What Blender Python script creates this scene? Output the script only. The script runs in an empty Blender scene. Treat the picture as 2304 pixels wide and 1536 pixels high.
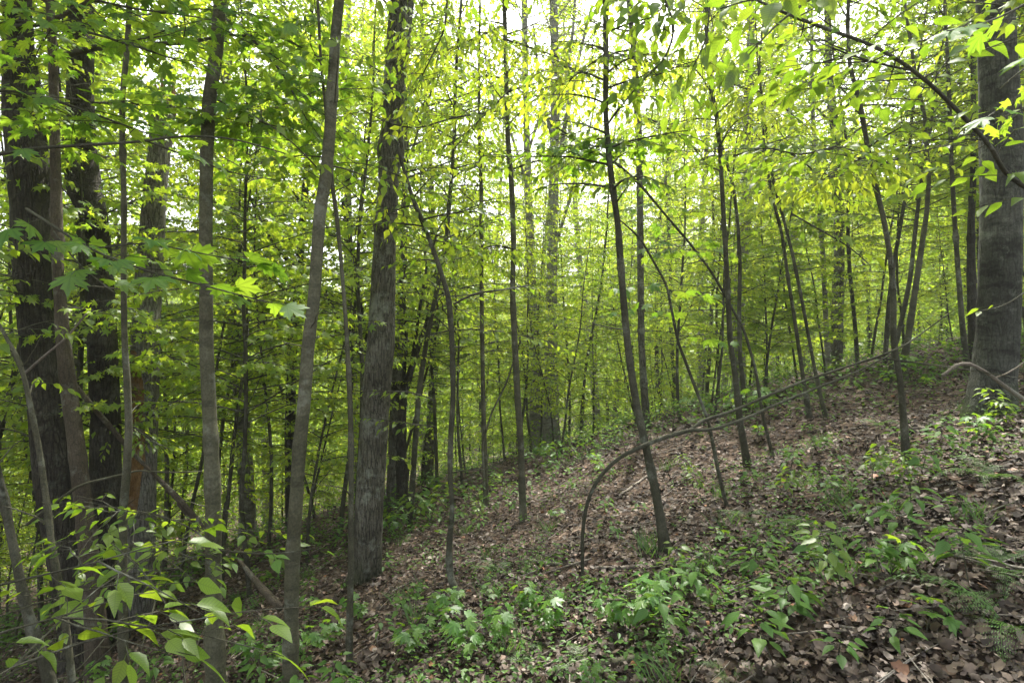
import bpy, math, random
import numpy as np
from mathutils import Vector
R = math.radians
rng = np.random.default_rng(7)
random.seed(7)
scene = bpy.context.scene
COL = scene.collection

# ------------------------------------------------------------------ camera, sky, sun, exposure
CAMZ = 1.5
F = 1280.0            # focal length in photo pixels (photo 2304 x 1536)
cam = bpy.data.cameras.new("camera"); cam.lens = 20; cam.sensor_width = 36; cam.clip_start = .05; cam.clip_end = 1500
camo = bpy.data.objects.new("camera", cam); COL.objects.link(camo)
camo.location = (0, 0, CAMZ); camo.rotation_euler = (R(90), 0, 0)
scene.camera = camo
SUN_EL, SUN_AZ = R(58), R(14)      # azimuth measured from +Y (straight ahead) towards +X
w = bpy.data.worlds.new("World"); scene.world = w; w.use_nodes = True
nt = w.node_tree; bg = nt.nodes["Background"]
sky = nt.nodes.new("ShaderNodeTexSky"); sky.sky_type = 'NISHITA'; sky.sun_disc = False
sky.sun_elevation = SUN_EL; sky.sun_rotation = SUN_AZ
sky.air_density = 1.0; sky.dust_density = 5.0; sky.ozone_density = 1.0
hs = nt.nodes.new('ShaderNodeHueSaturation'); hs.inputs['Saturation'].default_value = .3   # thin white cloud veil
nt.links.new(sky.outputs[0], hs.inputs['Color']); nt.links.new(hs.outputs[0], bg.inputs[0]); bg.inputs[1].default_value = 0.15
sd = bpy.data.lights.new("sun", 'SUN'); sd.energy = 2.8; sd.angle = R(.8); sd.color = (1, .95, .86)
so = bpy.data.objects.new("sun", sd); COL.objects.link(so)
sdir = Vector((math.sin(SUN_AZ) * math.cos(SUN_EL), math.cos(SUN_AZ) * math.cos(SUN_EL), math.sin(SUN_EL)))
so.rotation_euler = sdir.to_track_quat('Z', 'Y').to_euler()
scene.view_settings.view_transform = 'Standard'; scene.view_settings.look = 'None'
scene.view_settings.gamma = 1; scene.view_settings.exposure = 2.15
c = scene.cycles
c.max_bounces = 10; c.diffuse_bounces = 8; c.glossy_bounces = 2; c.transmission_bounces = 3; c.transparent_max_bounces = 4
c.use_denoising = True; c.caustics_reflective = False; c.caustics_refractive = False
c.sample_clamp_indirect = 8

# ------------------------------------------------------------------ noise, ground height, projection
def vnoise(p, seed=0):
    p = np.asarray(p, float); i = np.floor(p).astype(np.int64); f = p - i; f = f * f * (3 - 2 * f)
    def h(a, b, c_):
        n = (a * 73856093) ^ (b * 19349663) ^ (c_ * 83492791) ^ (seed * 2654435)
        n = (n ^ (n >> 13)) * 1274126177 & 0x7fffffff
        return ((n ^ (n >> 16)) & 0xffff) / 65535.0
    r = 0
    for dx in (0, 1):
        for dy in (0, 1):
            for dz in (0, 1):
                wt = (f[:, 0] if dx else 1 - f[:, 0]) * (f[:, 1] if dy else 1 - f[:, 1]) * (f[:, 2] if dz else 1 - f[:, 2])
                r = r + wt * h(i[:, 0] + dx, i[:, 1] + dy, i[:, 2] + dz)
    return r * 2 - 1
def sp(x): return np.logaddexp(0, x)
def G(x, y):
    x = np.atleast_1d(np.asarray(x, float)); y = np.atleast_1d(np.asarray(y, float))
    x, y = np.broadcast_arrays(x, y)
    s = .314 * x - .105 * y - .10 * sp((y - 13.5) * 1.5) / 1.5
    s = 2 - sp((2 - s) * 1.2) / 1.2
    s = -8.5 + sp((s + 8.5) * .5) / .5
    q = np.stack([x, y, 0 * x], 1)
    return s + .14 * vnoise(q / 2.3, 3) + .05 * vnoise(q / .7, 5)
def g(x, y): return float(G(x, y)[0])
def W(px, py, Y): return np.array([(px - 1152) / F * Y, Y, CAMZ - (py - 768) / F * Y])
def hit(px, py):
    Y = 1.5
    while Y < 60:
        p = W(px, py, Y)
        if p[2] < g(p[0], p[1]): break
        Y += .04
    return Y
def unit(v): return v / (np.linalg.norm(v) + 1e-9)

# ------------------------------------------------------------------ mesh builders
def mesh_from(name, V, Fc, mats, smooth=True, uv=None, matidx=None):
    """V (n,3); Fc (m,k) all faces with k corners"""
    V = np.ascontiguousarray(V, np.float32); Fc = np.ascontiguousarray(Fc, np.int32); k = Fc.shape[1]
    me = bpy.data.meshes.new(name); me.vertices.add(len(V)); me.vertices.foreach_set('co', V.ravel())
    me.loops.add(Fc.size); me.loops.foreach_set('vertex_index', Fc.ravel())
    me.polygons.add(len(Fc)); me.polygons.foreach_set('loop_start', np.arange(0, Fc.size, k, dtype=np.int32))
    if smooth: me.polygons.foreach_set('use_smooth', np.ones(len(Fc), bool))
    if matidx is not None: me.polygons.foreach_set('material_index', np.asarray(matidx, np.int32))
    if uv is not None:
        l = me.uv_layers.new(name='UVMap'); l.data.foreach_set('uv', np.ascontiguousarray(uv[Fc.ravel()], np.float32).ravel())
    for m in (mats if isinstance(mats, (list, tuple)) else [mats]): me.materials.append(m)
    me.update(calc_edges=True)
    return me

class Tubes:
    def __init__(s): s.V = []; s.Q = []; s.n = 0
    def add(s, pts, rad, sides=6, bump=0., seed=0, flare=0., cap=True, fine=0., lobes=0):
        pts = np.asarray(pts, float); rad = np.broadcast_to(np.asarray(rad, float), (len(pts),)).copy()
        t = np.gradient(pts, axis=0); t /= np.linalg.norm(t, axis=1)[:, None] + 1e-9
        n = np.zeros_like(pts); a = np.array([1., 0, 0]) if abs(t[0][0]) < .9 else np.array([0, 1., 0])
        for i in range(len(pts)):
            a = unit(a - t[i] * a.dot(t[i])); n[i] = a
        b = np.cross(t, n); ang = np.arange(sides) / sides * 2 * math.pi
        if flare: rad = rad * (1 + flare * np.exp(-(pts[:, 2] - pts[0, 2]) / .22))
        r = np.repeat(rad[:, None], sides, 1)
        if bump or fine or lobes:
            cs = np.stack([np.cos(ang), np.sin(ang), 0 * ang], 1)
            q = cs[None] * 1.3 + np.stack([0 * rad, 0 * rad, pts[:, 2] * 1.2 + seed * 7.7], 1)[:, None]
            r = r * (1 + bump * vnoise(q.reshape(-1, 3), 11).reshape(r.shape))
            if fine:
                q = cs[None] * (sides / 5) + np.stack([0 * rad, 0 * rad, pts[:, 2] * 7 + seed], 1)[:, None]
                f = 1 - abs(vnoise(q.reshape(-1, 3), 12).reshape(r.shape)) * 2
                r = r * (1 + fine * f)
            if lobes:
                dz = np.exp(-(pts[:, 2] - pts[0, 2]) / .3)[:, None]
                r = r * (1 + .35 * dz * np.maximum(0, np.cos(ang * lobes + seed))[None])
        ring = pts[:, None] + r[..., None] * (np.cos(ang)[None, :, None] * n[:, None] + np.sin(ang)[None, :, None] * b[:, None])
        m = len(pts); idx = np.arange(m * sides).reshape(m, sides) + s.n
        q = np.stack([idx[:-1], np.roll(idx[:-1], -1, 1), np.roll(idx[1:], -1, 1), idx[1:]], -1).reshape(-1, 4)
        s.V.append(ring.reshape(-1, 3)); s.Q.append(q); s.n += m * sides
        if cap:
            s.V.append(np.stack([pts[0], pts[-1]])); c0, c1 = s.n, s.n + 1; s.n += 2
            s.Q.append(np.stack([np.full(sides, c0), np.roll(idx[0], -1), idx[0], np.full(sides, c0)], -1)[:, [0, 1, 2, 2]][:0])
            e = idx[-1]; h = sides // 2
            if sides % 2 == 0:
                for k in range(h): s.Q.append(np.array([[c1, e[2 * k], e[(2 * k + 1) % sides], e[(2 * k + 2) % sides]]]))
    def mesh(s, name, mat, org=(0, 0, 0)):
        return mesh_from(name, np.concatenate(s.V) - np.asarray(org), np.concatenate(s.Q), mat)

# leaf templates: blade along +Y from (0,0), normal +Z
def ovate_hi():
    M = [(0, 0, 0), (0, .33, -.02), (0, .68, -.05), (0, 1.12, -.17)]
    L = [(-.2, .16, .03), (-.275, .42, .03), (-.16, .74, -.03)]
    V = M + L + [(-x, y, z) for x, y, z in L]
    Fc = []
    for o in (4, 7):
        t = [(0, 1, o), (o, 1, o + 1), (1, 2, o + 1), (o + 1, 2, o + 2), (2, 3, o + 2)]
        Fc += t if o == 4 else [(a, c_, b) for a, b, c_ in t]
    V = [(0, -.28, .06)] + V          # short stalk
    Fc = [(a + 1, b + 1, c_ + 1) for a, b, c_ in Fc]
    V += [(-.012, 0, .0), (.012, 0, .0)]; Fc.append((0, len(V) - 1, len(V) - 2))
    return np.array(V), np.array(Fc)
def ovate_lo():
    V = np.array([(0, 0, 0), (.25, .42, .05), (0, 1, -.1), (-.25, .42, .05)])
    return V, np.array([(0, 1, 2), (0, 2, 3)])
def maple_hi():
    h = [(.10, -.10), (.28, -.05), (.54, .06), (.37, .23), (.52, .30), (.66, .43), (.54, .49), (.64, .74), (.42, .62), (.30, .60), (.16, .47), (.25, .74), (.12, .80)]
    ring = [(0, 0)] + h + [(0, 1.08)] + [(-x, y) for x, y in h[::-1]]
    V = [(0, .2)] + ring
    V = np.array([(x, y, .05 * abs(x) - .22 * (x * x + (y - .2) ** 2)) for x, y in V]); n = len(ring)
    Fc = [(0, 1 + i, 1 + (i + 1) % n) for i in range(n)]
    V = np.vstack([V, [(0, -.5, .05), (-.012, 0, 0), (.012, 0, 0)]]); k = len(V); Fc.append((k - 3, k - 1, k - 2))
    return V, np.array(Fc)
def maple_lo():
    ring = [(0, 0), (.5, .04), (.34, .26), (.62, .66), (.17, .5), (0, 1.05), (-.17, .5), (-.62, .66), (-.34, .26), (-.5, .04)]
    V = np.array([(0, .25, .02)] + [(x, y, -.1 * (x * x + (y - .2) ** 2)) for x, y in ring]); n = len(ring)
    return V, np.array([(0, 1 + i, 1 + (i + 1) % n) for i in range(n)])
def clump():      # loose cluster of small leaves for far crowns
    V = []; Fc = []; r = random.Random(3)
    for k in range(5):
        a = r.uniform(0, 6.28); cx, cy, cz = .55 * math.cos(a), .5 + .45 * math.sin(a), r.uniform(-.25, .25)
        b = r.uniform(0, 6.28); L = .34; wv = .17; tz = r.uniform(-.15, .15)
        d = np.array([math.cos(b), math.sin(b), tz]); s_ = np.array([-math.sin(b), math.cos(b), r.uniform(-.4, .4)])
        o = np.array([cx, cy, cz]); n = len(V)
        V += [o - d * L, o + s_ * wv, o + d * L, o - s_ * wv]; Fc += [(n, n + 1, n + 2), (n, n + 2, n + 3)]
    return np.array(V), np.array(Fc)
TPL = dict(ovate=ovate_hi(), ovate_lo=ovate_lo(), maple=maple_hi(), maple_lo=maple_lo(), clump=clump(), leaflet=(np.array([(0, 0, 0), (.17, .4, .03), (0, 1, -.1), (-.17, .4, .03)]), np.array([(0, 1, 2), (0, 2, 3)])))

class Leaves:
    def __init__(s): s.P = []; s.D = []; s.N = []; s.S = []
    def add(s, p, d, n, sz): s.P.append(p); s.D.append(d); s.N.append(n); s.S.append(sz)
    def mesh(s, name, tpl, mat, org=(0, 0, 0), curl=0.):
        V0, F0 = TPL[tpl] if isinstance(tpl, str) else tpl
        P = np.array(s.P, float).reshape(-1, 3) - np.asarray(org); D = np.array(s.D, float).reshape(-1, 3); N = np.array(s.N, float).reshape(-1, 3); S = np.array(s.S, float)
        D = D / (np.linalg.norm(D, axis=1)[:, None] + 1e-9)
        N = N - D * (N * D).sum(1)[:, None]; N /= np.linalg.norm(N, axis=1)[:, None] + 1e-9; X = np.cross(D, N)
        wv = rng.uniform(.85, 1.2, (len(P), 1)); zc = rng.uniform(.3, 2.2, (len(P), 1)) if not curl else rng.uniform(-curl, curl, (len(P), 1))
        V = P[:, None] + S[:, None, None] * (V0[None, :, 0:1] * (X * wv)[:, None] + V0[None, :, 1:2] * D[:, None] + V0[None, :, 2:3] * (N * zc)[:, None])
        Fc = F0[None] + (np.arange(len(P)) * len(V0))[:, None, None]
        uv = np.tile(V0[:, :2], (len(P), 1))
        return mesh_from(name, V.reshape(-1, 3), Fc.reshape(-1, 3), mat, smooth=False, uv=uv)

def rz(v, a): return np.array([v[0] * math.cos(a) - v[1] * math.sin(a), v[0] * math.sin(a) + v[1] * math.cos(a), v[2]])
UP = np.array([0, 0, 1.])
def spray(T, LB, pts, r0, lsz, gap=.14, tw=.38, lgap=.05, start=.15, tubes=True, droop=.25, tilt=.45, r=random):
    """flat leafy spray: side twigs alternate along the branch, leaves alternate along the twigs"""
    pts = np.asarray(pts, float); seg = np.linalg.norm(np.diff(pts, axis=0), axis=1); cum = np.r_[0, np.cumsum(seg)]; L = cum[-1]
    if T is not None and tubes: T.add(pts, np.linspace(r0, r0 * .3, len(pts)), 5 if r0 > .006 else 4, cap=False)
    def at(s_): return np.array([np.interp(s_, cum, pts[:, k]) for k in range(3)])
    s_ = L * start; side = r.choice((-1, 1))
    while s_ < L:
        p = at(s_); t = unit(at(min(L, s_ + .03)) - at(max(0, s_ - .03)))
        last = s_ + gap > L
        ll = tw * (1 - .55 * s_ / L) * r.uniform(.6, 1.25)
        d = t if last else rz(t, side * r.uniform(.6, 1.05)); d[2] = d[2] * .4 + r.uniform(-.15, .15); d = unit(d)
        k = max(2, int(ll / lgap)); tp = [p]; sd2 = 1
        q = p.copy(); dd = d.copy()
        for j in range(k):
            dd = unit(dd + np.array([r.uniform(-.1, .1), r.uniform(-.1, .1), -droop * .12])); q = q + dd * (ll / k); tp.append(q)
            ld = dd if j == k - 1 else rz(dd, sd2 * r.uniform(.5, 1.1)); ld = unit(ld + np.array([0, 0, -droop * r.uniform(.1, 1.6)]))
            LB.add(q + ld * lsz * .12, ld, unit(UP + np.array([r.gauss(0, tilt), r.gauss(0, tilt), 0])), lsz * r.uniform(.65, 1.15)); sd2 = -sd2
        if T is not None and tubes: T.add(np.array(tp[::max(1, k // 3)] + [tp[-1]]), max(.0012, r0 * .35), 3, cap=False)
        side = -side; s_ += gap * r.uniform(.7, 1.3)

# ------------------------------------------------------------------ materials
def newmat(name):
    m = bpy.data.materials.new(name); m.use_nodes = True; n = m.node_tree; n.nodes.clear(); return m, n
def N(n, t, **k):
    x = n.nodes.new(t)
    for a, b in k.items():
        if a.startswith('i_'):
            key = a[2:]; x.inputs[int(key) if key.isdigit() else key].default_value = b
        else: setattr(x, a, b)
    return x
def ramp(n, fac, stops):
    r = n.nodes.new('ShaderNodeValToRGB'); e = r.color_ramp.elements
    while len(e) < len(stops): e.new(.5)
    for i, (p, col) in enumerate(stops): e[i].position = p; e[i].color = (*col, 1)
    n.links.new(fac, r.inputs[0]); return r.outputs[0]
def leaf_mat(name, refl, trans, tmix=.58, veins=0, gloss=.025):
    m, n = newmat(name); L = n.links.new
    geo = N(n, 'ShaderNodeNewGeometry'); out = N(n, 'ShaderNodeOutputMaterial')
    rc = ramp(n, geo.outputs['Random Per Island'], [(i / (len(refl) - 1), v) for i, v in enumerate(refl)])
    tc = ramp(n, geo.outputs['Random Per Island'], [(i / (len(trans) - 1), v) for i, v in enumerate(trans)])
    d = N(n, 'ShaderNodeBsdfDiffuse'); t = N(n, 'ShaderNodeBsdfTranslucent'); mx = N(n, 'ShaderNodeMixShader', i_0=tmix)
    if veins:
        uv = N(n, 'ShaderNodeUVMap'); sx = N(n, 'ShaderNodeSeparateXYZ'); L(uv.outputs[0], sx.inputs[0])
        ab = N(n, 'ShaderNodeMath', operation='ABSOLUTE'); L(sx.outputs[0], ab.inputs[0])
        if veins == 1:
            a = N(n, 'ShaderNodeMath', operation='MULTIPLY_ADD', i_1=-.75); L(ab.outputs[0], a.inputs[0]); L(sx.outputs[1], a.inputs[2])
            b = N(n, 'ShaderNodeMath', operation='MULTIPLY', i_1=9.); L(a.outputs[0], b.inputs[0])
        else:
            s2 = N(n, 'ShaderNodeMath', operation='SUBTRACT', i_1=0.); L(sx.outputs[1], s2.inputs[0])
            a = N(n, 'ShaderNodeMath', operation='ARCTAN2'); L(sx.outputs[0], a.inputs[0]); L(s2.outputs[0], a.inputs[1])
            b = N(n, 'ShaderNodeMath', operation='MULTIPLY_ADD', i_1=1.36, i_2=.5); L(a.outputs[0], b.inputs[0])
        fr = N(n, 'ShaderNodeMath', operation='PINGPONG', i_1=.5); L(b.outputs[0], fr.inputs[0])
        if veins == 2:
            fr = N(n, 'ShaderNodeMath', operation='SUBTRACT', i_0=.5); pp = N(n, 'ShaderNodeMath', operation='PINGPONG', i_1=.5); L(b.outputs[0], pp.inputs[0]); L(pp.outputs[0], fr.inputs[1])
        mn = N(n, 'ShaderNodeMath', operation='MINIMUM'); m8 = N(n, 'ShaderNodeMath', operation='MULTIPLY', i_1=9.); L(ab.outputs[0], m8.inputs[0]); L(fr.outputs[0], mn.inputs[0]); L(m8.outputs[0], mn.inputs[1])
        mr = N(n, 'ShaderNodeMapRange'); mr.inputs[1].default_value = 0; mr.inputs[2].default_value = .2; mr.inputs[3].default_value = .62; mr.inputs[4].default_value = 1; L(mn.outputs[0], mr.inputs[0])
        mu = N(n, 'ShaderNodeMixRGB', blend_type='MULTIPLY', i_0=1.); L(tc, mu.inputs[1]); L(mr.outputs[0], mu.inputs[2]); tc = mu.outputs[0]
        nz = N(n, 'ShaderNodeTexNoise'); nz.inputs['Scale'].default_value = 12
        bp = N(n, 'ShaderNodeBump', i_Strength=.4, i_Distance=.004); L(mr.outputs[0], bp.inputs['Height']); L(bp.outputs[0], d.inputs['Normal'])
    L(rc, d.inputs[0]); L(tc, t.inputs[0]); L(d.outputs[0], mx.inputs[1]); L(t.outputs[0], mx.inputs[2])
    gl = N(n, 'ShaderNodeBsdfGlossy', i_Roughness=.42); gl.inputs[0].default_value = (1, 1, 1, 1); m2 = N(n, 'ShaderNodeMixShader', i_0=gloss)
    L(mx.outputs[0], m2.inputs[1]); L(gl.outputs[0], m2.inputs[2]); L(m2.outputs[0], out.inputs[0]); return m
REFL = [(.10, .19, .028), (.145, .24, .03), (.19, .28, .034), (.125, .22, .03)]
TRN = [(.27, .43, .022), (.35, .50, .026), (.46, .55, .032), (.31, .47, .026)]
M_LEAF = leaf_mat('leaf_green', REFL, TRN)
M_LEAFN = leaf_mat('leaf_green_veined', [(r * .75, g_ * .8, b_ * .8) for r, g_, b_ in REFL], [(r * .68, g_ * .76, b_ * .7) for r, g_, b_ in TRN], veins=1)
M_MAPLE = leaf_mat('leaf_maple', [(.07, .18, .035), (.10, .22, .04), (.13, .25, .045)], [(.20, .38, .02), (.28, .44, .025), (.37, .50, .03)], veins=2)
M_LEAFY = leaf_mat('leaf_yellow_green', [(.15, .27, .035), (.20, .31, .04)], [(.40, .52, .028), (.52, .58, .035)])
M_HERB = leaf_mat('leaf_herb', [(.05, .115, .03), (.075, .15, .036), (.10, .18, .04)], [(.16, .30, .03), (.22, .38, .04)], tmix=.35, veins=1, gloss=.012)
M_FERN = leaf_mat('leaf_fern', [(.06, .13, .035), (.09, .17, .045)], [(.14, .28, .04), (.2, .34, .05)], tmix=.35)

def bark(name, cols, furrow=1., sc=1., moss=0., bands=0., rough=.9, lich=.45, furrow_col=(.02, .018, .016)):
    m, n = newmat(name); L = n.links.new; out = N(n, 'ShaderNodeOutputMaterial'); b = N(n, 'ShaderNodeBsdfPrincipled', i_Roughness=rough)
    b.inputs['Specular IOR Level'].default_value = .2
    tc = N(n, 'ShaderNodeTexCoord'); oi = N(n, 'ShaderNodeObjectInfo')
    ad = N(n, 'ShaderNodeVectorMath', operation='ADD'); L(tc.outputs['Object'], ad.inputs[0])
    cb = N(n, 'ShaderNodeVectorMath', operation='SCALE', i_Scale=17.); cb.inputs[0].default_value = (1, 1, 1); L(oi.outputs['Random'], cb.inputs['Scale']); 
    L(cb.outputs[0], ad.inputs[1])
    mp = N(n, 'ShaderNodeMapping'); mp.inputs['Scale'].default_value = (36 * sc, 36 * sc, 4.2 * sc); L(ad.outputs[0], mp.inputs[0])
    wn = N(n, 'ShaderNodeTexNoise'); wn.inputs['Scale'].default_value = .9; wn.inputs['Detail'].default_value = 3; L(mp.outputs[0], wn.inputs[0])
    mixv = N(n, 'ShaderNodeMixRGB', blend_type='ADD', i_0=.9); L(mp.outputs[0], mixv.inputs[1]); L(wn.outputs[1], mixv.inputs[2])
    vo = N(n, 'ShaderNodeTexVoronoi', feature='DISTANCE_TO_EDGE'); vo.inputs['Scale'].default_value = 1.; L(mixv.outputs[0], vo.inputs[0])
    n2 = N(n, 'ShaderNodeTexNoise'); n2.inputs['Scale'].default_value = 2.2; n2.inputs['Detail'].default_value = 8; n2.inputs['Roughness'].default_value = .7; L(ad.outputs[0], n2.inputs[0])
    n3 = N(n, 'ShaderNodeTexNoise'); n3.inputs['Scale'].default_value = 60 * sc; n3.inputs['Detail'].default_value = 5; L(ad.outputs[0], n3.inputs[0])
    base = ramp(n, n2.outputs[0], [(.33, cols[0]), (.5, cols[1]), (.66, cols[2])])
    cr = N(n, 'ShaderNodeMapRange'); cr.inputs[2].default_value = .12; L(vo.outputs[0], cr.inputs[0])
    mx = N(n, 'ShaderNodeMixRGB', blend_type='MIX'); mx.inputs[2].default_value = (*furrow_col, 1); inv = N(n, 'ShaderNodeMath', operation='MULTIPLY_ADD', i_1=-.8 * furrow, i_2=.8 * furrow); L(cr.outputs[0], inv.inputs[0]); L(inv.outputs[0], mx.inputs[0]); L(base, mx.inputs[1])  # bark mixed towards a darker tone along the furrows
    col = mx.outputs[0]
    f3 = N(n, 'ShaderNodeMixRGB', blend_type='MULTIPLY', i_0=.6); L(col, f3.inputs[1]); g3 = ramp(n, n3.outputs[0], [(.3, (.5, .5, .5)), (.65, (1.25, 1.25, 1.25))]); L(g3, f3.inputs[2]); col = f3.outputs[0]
    if bands:
        mb = N(n, 'ShaderNodeMapping'); mb.inputs['Scale'].default_value = (2.5, 2.5, 11); dm = N(n, 'ShaderNodeMixRGB', blend_type='ADD', i_0=.25); L(ad.outputs[0], dm.inputs[1]); L(n2.outputs[1], dm.inputs[2]); L(dm.outputs[0], mb.inputs[0])
        nb = N(n, 'ShaderNodeTexNoise'); nb.inputs['Scale'].default_value = 1.3; nb.inputs['Detail'].default_value = 3; L(mb.outputs[0], nb.inputs[0])
        rb = ramp(n, nb.outputs[0], [(.40, (.35, .35, .35)), (.5, (1, 1, 1))]); fb = N(n, 'ShaderNodeMixRGB', blend_type='MULTIPLY', i_0=bands); L(col, fb.inputs[1]); L(rb, fb.inputs[2]); col = fb.outputs[0]
    nl = N(n, 'ShaderNodeTexNoise'); nl.inputs['Scale'].default_value = 3.7; nl.inputs['Detail'].default_value = 9; nl.inputs['Roughness'].default_value = .75; L(ad.outputs[0], nl.inputs[0])
    lr = ramp(n, nl.outputs[0], [(.54, (0, 0, 0)), (.64, (lich, lich, lich))]); lx = N(n, 'ShaderNodeMixRGB'); lx.inputs[2].default_value = (.26, .28, .23, 1); L(lr, lx.inputs[0]); L(col, lx.inputs[1]); col = lx.outputs[0]
    if moss:
        sz = N(n, 'ShaderNodeSeparateXYZ'); L(tc.outputs['Object'], sz.inputs[0])
        a = N(n, 'ShaderNodeMath', operation='MULTIPLY_ADD', i_1=.9, i_2=-.35); L(sz.outputs[2], a.inputs[0])
        s_ = N(n, 'ShaderNodeMath', operation='SUBTRACT'); L(n2.outputs[0], s_.inputs[0]); L(a.outputs[0], s_.inputs[1])
        mr = N(n, 'ShaderNodeMapRange'); mr.inputs[1].default_value = .55; mr.inputs[2].default_value = .8; mr.inputs[4].default_value = moss; L(s_.outputs[0], mr.inputs[0])
        fm = N(n, 'ShaderNodeMixRGB'); fm.inputs[2].default_value = (.035, .05, .012, 1); L(mr.outputs[0], fm.inputs[0]); L(col, fm.inputs[1]); col = fm.outputs[0]
    L(col, b.inputs['Base Color'])
    h1 = N(n, 'ShaderNodeMath', operation='MULTIPLY', i_1=furrow); L(cr.outputs[0], h1.inputs[0]); h2 = N(n, 'ShaderNodeMath', operation='MULTIPLY_ADD', i_1=.35); L(n3.outputs[0], h2.inputs[0]); L(h1.outputs[0], h2.inputs[2])
    bp = N(n, 'ShaderNodeBump', i_Strength=.9, i_Distance=.012 / sc); L(h2.outputs[0], bp.inputs['Height']); L(bp.outputs[0], b.inputs['Normal'])
    L(b.outputs[0], out.inputs[0]); return m
B_OAK = bark('bark_furrowed', [(.066, .062, .044), (.11, .105, .08), (.19, .185, .155)], moss=.5, lich=.6)
B_DARK = bark('bark_dark_furrowed', [(.026, .023, .018), (.048, .043, .034), (.09, .083, .07)], sc=.9, lich=.18)
B_BROWN = bark('bark_brown_scaly', [(.06, .048, .034), (.09, .074, .054), (.13, .11, .083)], sc=1.7, furrow=.6)
B_SMOOTH = bark('bark_smooth', [(.068, .067, .040), (.10, .098, .063), (.15, .147, .102)], furrow=.12, sc=1.2, bands=.45)
B_SAP = bark('bark_sapling', [(.055, .054, .034), (.083, .081, .053), (.13, .127, .09)], furrow=.25, sc=2., bands=.35)
B_SAPD = bark('bark_sapling_dark', [(.038, .037, .024), (.06, .059, .039), (.10, .099, .072)], furrow=.25, sc=2., bands=.3)
B_PALE = bark('bark_pale', [(.15, .14, .12), (.24, .23, .21), (.34, .33, .31)], furrow=.5, bands=.6)
B_PLATE = bark('bark_grey_plated', [(.12, .11, .095), (.19, .18, .16), (.28, .27, .25)], furrow=.9, sc=.9)
B_BAND = bark('bark_banded', [(.036, .038, .03), (.065, .067, .056), (.115, .118, .10)], furrow=.6, bands=.7, moss=1., sc=.9)
B_WOOD = bark('wood_decayed', [(.13, .07, .03), (.24, .14, .06), (.34, .22, .12)], furrow=.5, sc=1.5)
B_STICK = bark('wood_dead', [(.13, .11, .09), (.22, .19, .16), (.33, .30, .26)], furrow=.4, sc=2.)

def ground_mat():
    m, n = newmat('forest_floor'); L = n.links.new; out = N(n, 'ShaderNodeOutputMaterial'); b = N(n, 'ShaderNodeBsdfPrincipled', i_Roughness=.95)
    b.inputs['Specular IOR Level'].default_value = .15
    tc = N(n, 'ShaderNodeTexCoord'); nz = N(n, 'ShaderNodeTexNoise'); nz.inputs['Scale'].default_value = 9; nz.inputs['Detail'].default_value = 4; L(tc.outputs['Object'], nz.inputs[0])
    mv = N(n, 'ShaderNodeMixRGB', blend_type='ADD', i_0=.12); L(tc.outputs['Object'], mv.inputs[1]); L(nz.outputs[1], mv.inputs[2])
    vo = N(n, 'ShaderNodeTexVoronoi'); vo.inputs['Scale'].default_value = 16; L(mv.outputs[0], vo.inputs[0])
    sp_ = N(n, 'ShaderNodeSeparateXYZ'); L(vo.outputs['Color'], sp_.inputs[0])
    col = ramp(n, sp_.outputs[0], [(0, (.025, .017, .013)), (.35, (.055, .038, .028)), (.7, (.10, .075, .06)), (1, (.18, .14, .115))])
    mo = N(n, 'ShaderNodeTexNoise'); mo.inputs['Scale'].default_value = 1.1; mo.inputs['Detail'].default_value = 6; L(tc.outputs['Object'], mo.inputs[0])
    mk = ramp(n, mo.outputs[0], [(.35, (.55, .5, .45)), (.65, (1.1, 1.05, 1.0))]); mu = N(n, 'ShaderNodeMixRGB', blend_type='MULTIPLY', i_0=1.); L(col, mu.inputs[1]); L(mk, mu.inputs[2])
    L(mu.outputs[0], b.inputs['Base Color']); bp = N(n, 'ShaderNodeBump', i_Strength=1., i_Distance=.03); L(vo.outputs['Distance'], bp.inputs['Height']); L(bp.outputs[0], b.inputs['Normal'])
    L(b.outputs[0], out.inputs[0]); return m
M_GROUND = ground_mat()
def litter_mat():
    m, n = newmat('dead_leaf'); L = n.links.new; out = N(n, 'ShaderNodeOutputMaterial'); b = N(n, 'ShaderNodeBsdfPrincipled', i_Roughness=.7)
    b.inputs['Specular IOR Level'].default_value = .35
    geo = N(n, 'ShaderNodeNewGeometry')
    col = ramp(n, geo.outputs['Random Per Island'], [(0, (.016, .010, .006)), (.35, (.034, .022, .014)), (.65, (.066, .046, .031)), (.87, (.13, .097, .075)), (.97, (.30, .25, .22)), (1, (.22, .09, .03))])
    tc = N(n, 'ShaderNodeTexCoord'); nz = N(n, 'ShaderNodeTexNoise'); nz.inputs['Scale'].default_value = 40; nz.inputs['Detail'].default_value = 3; L(tc.outputs['Object'], nz.inputs[0])
    mk = ramp(n, nz.outputs[0], [(.3, (.6, .6, .6)), (.7, (1.2, 1.2, 1.2))]); mu = N(n, 'ShaderNodeMixRGB', blend_type='MULTIPLY', i_0=1.); L(col, mu.inputs[1]); L(mk, mu.inputs[2])
    L(mu.outputs[0], b.inputs['Base Color']); L(b.outputs[0], out.inputs[0]); return m
M_LITTER = litter_mat()

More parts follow.
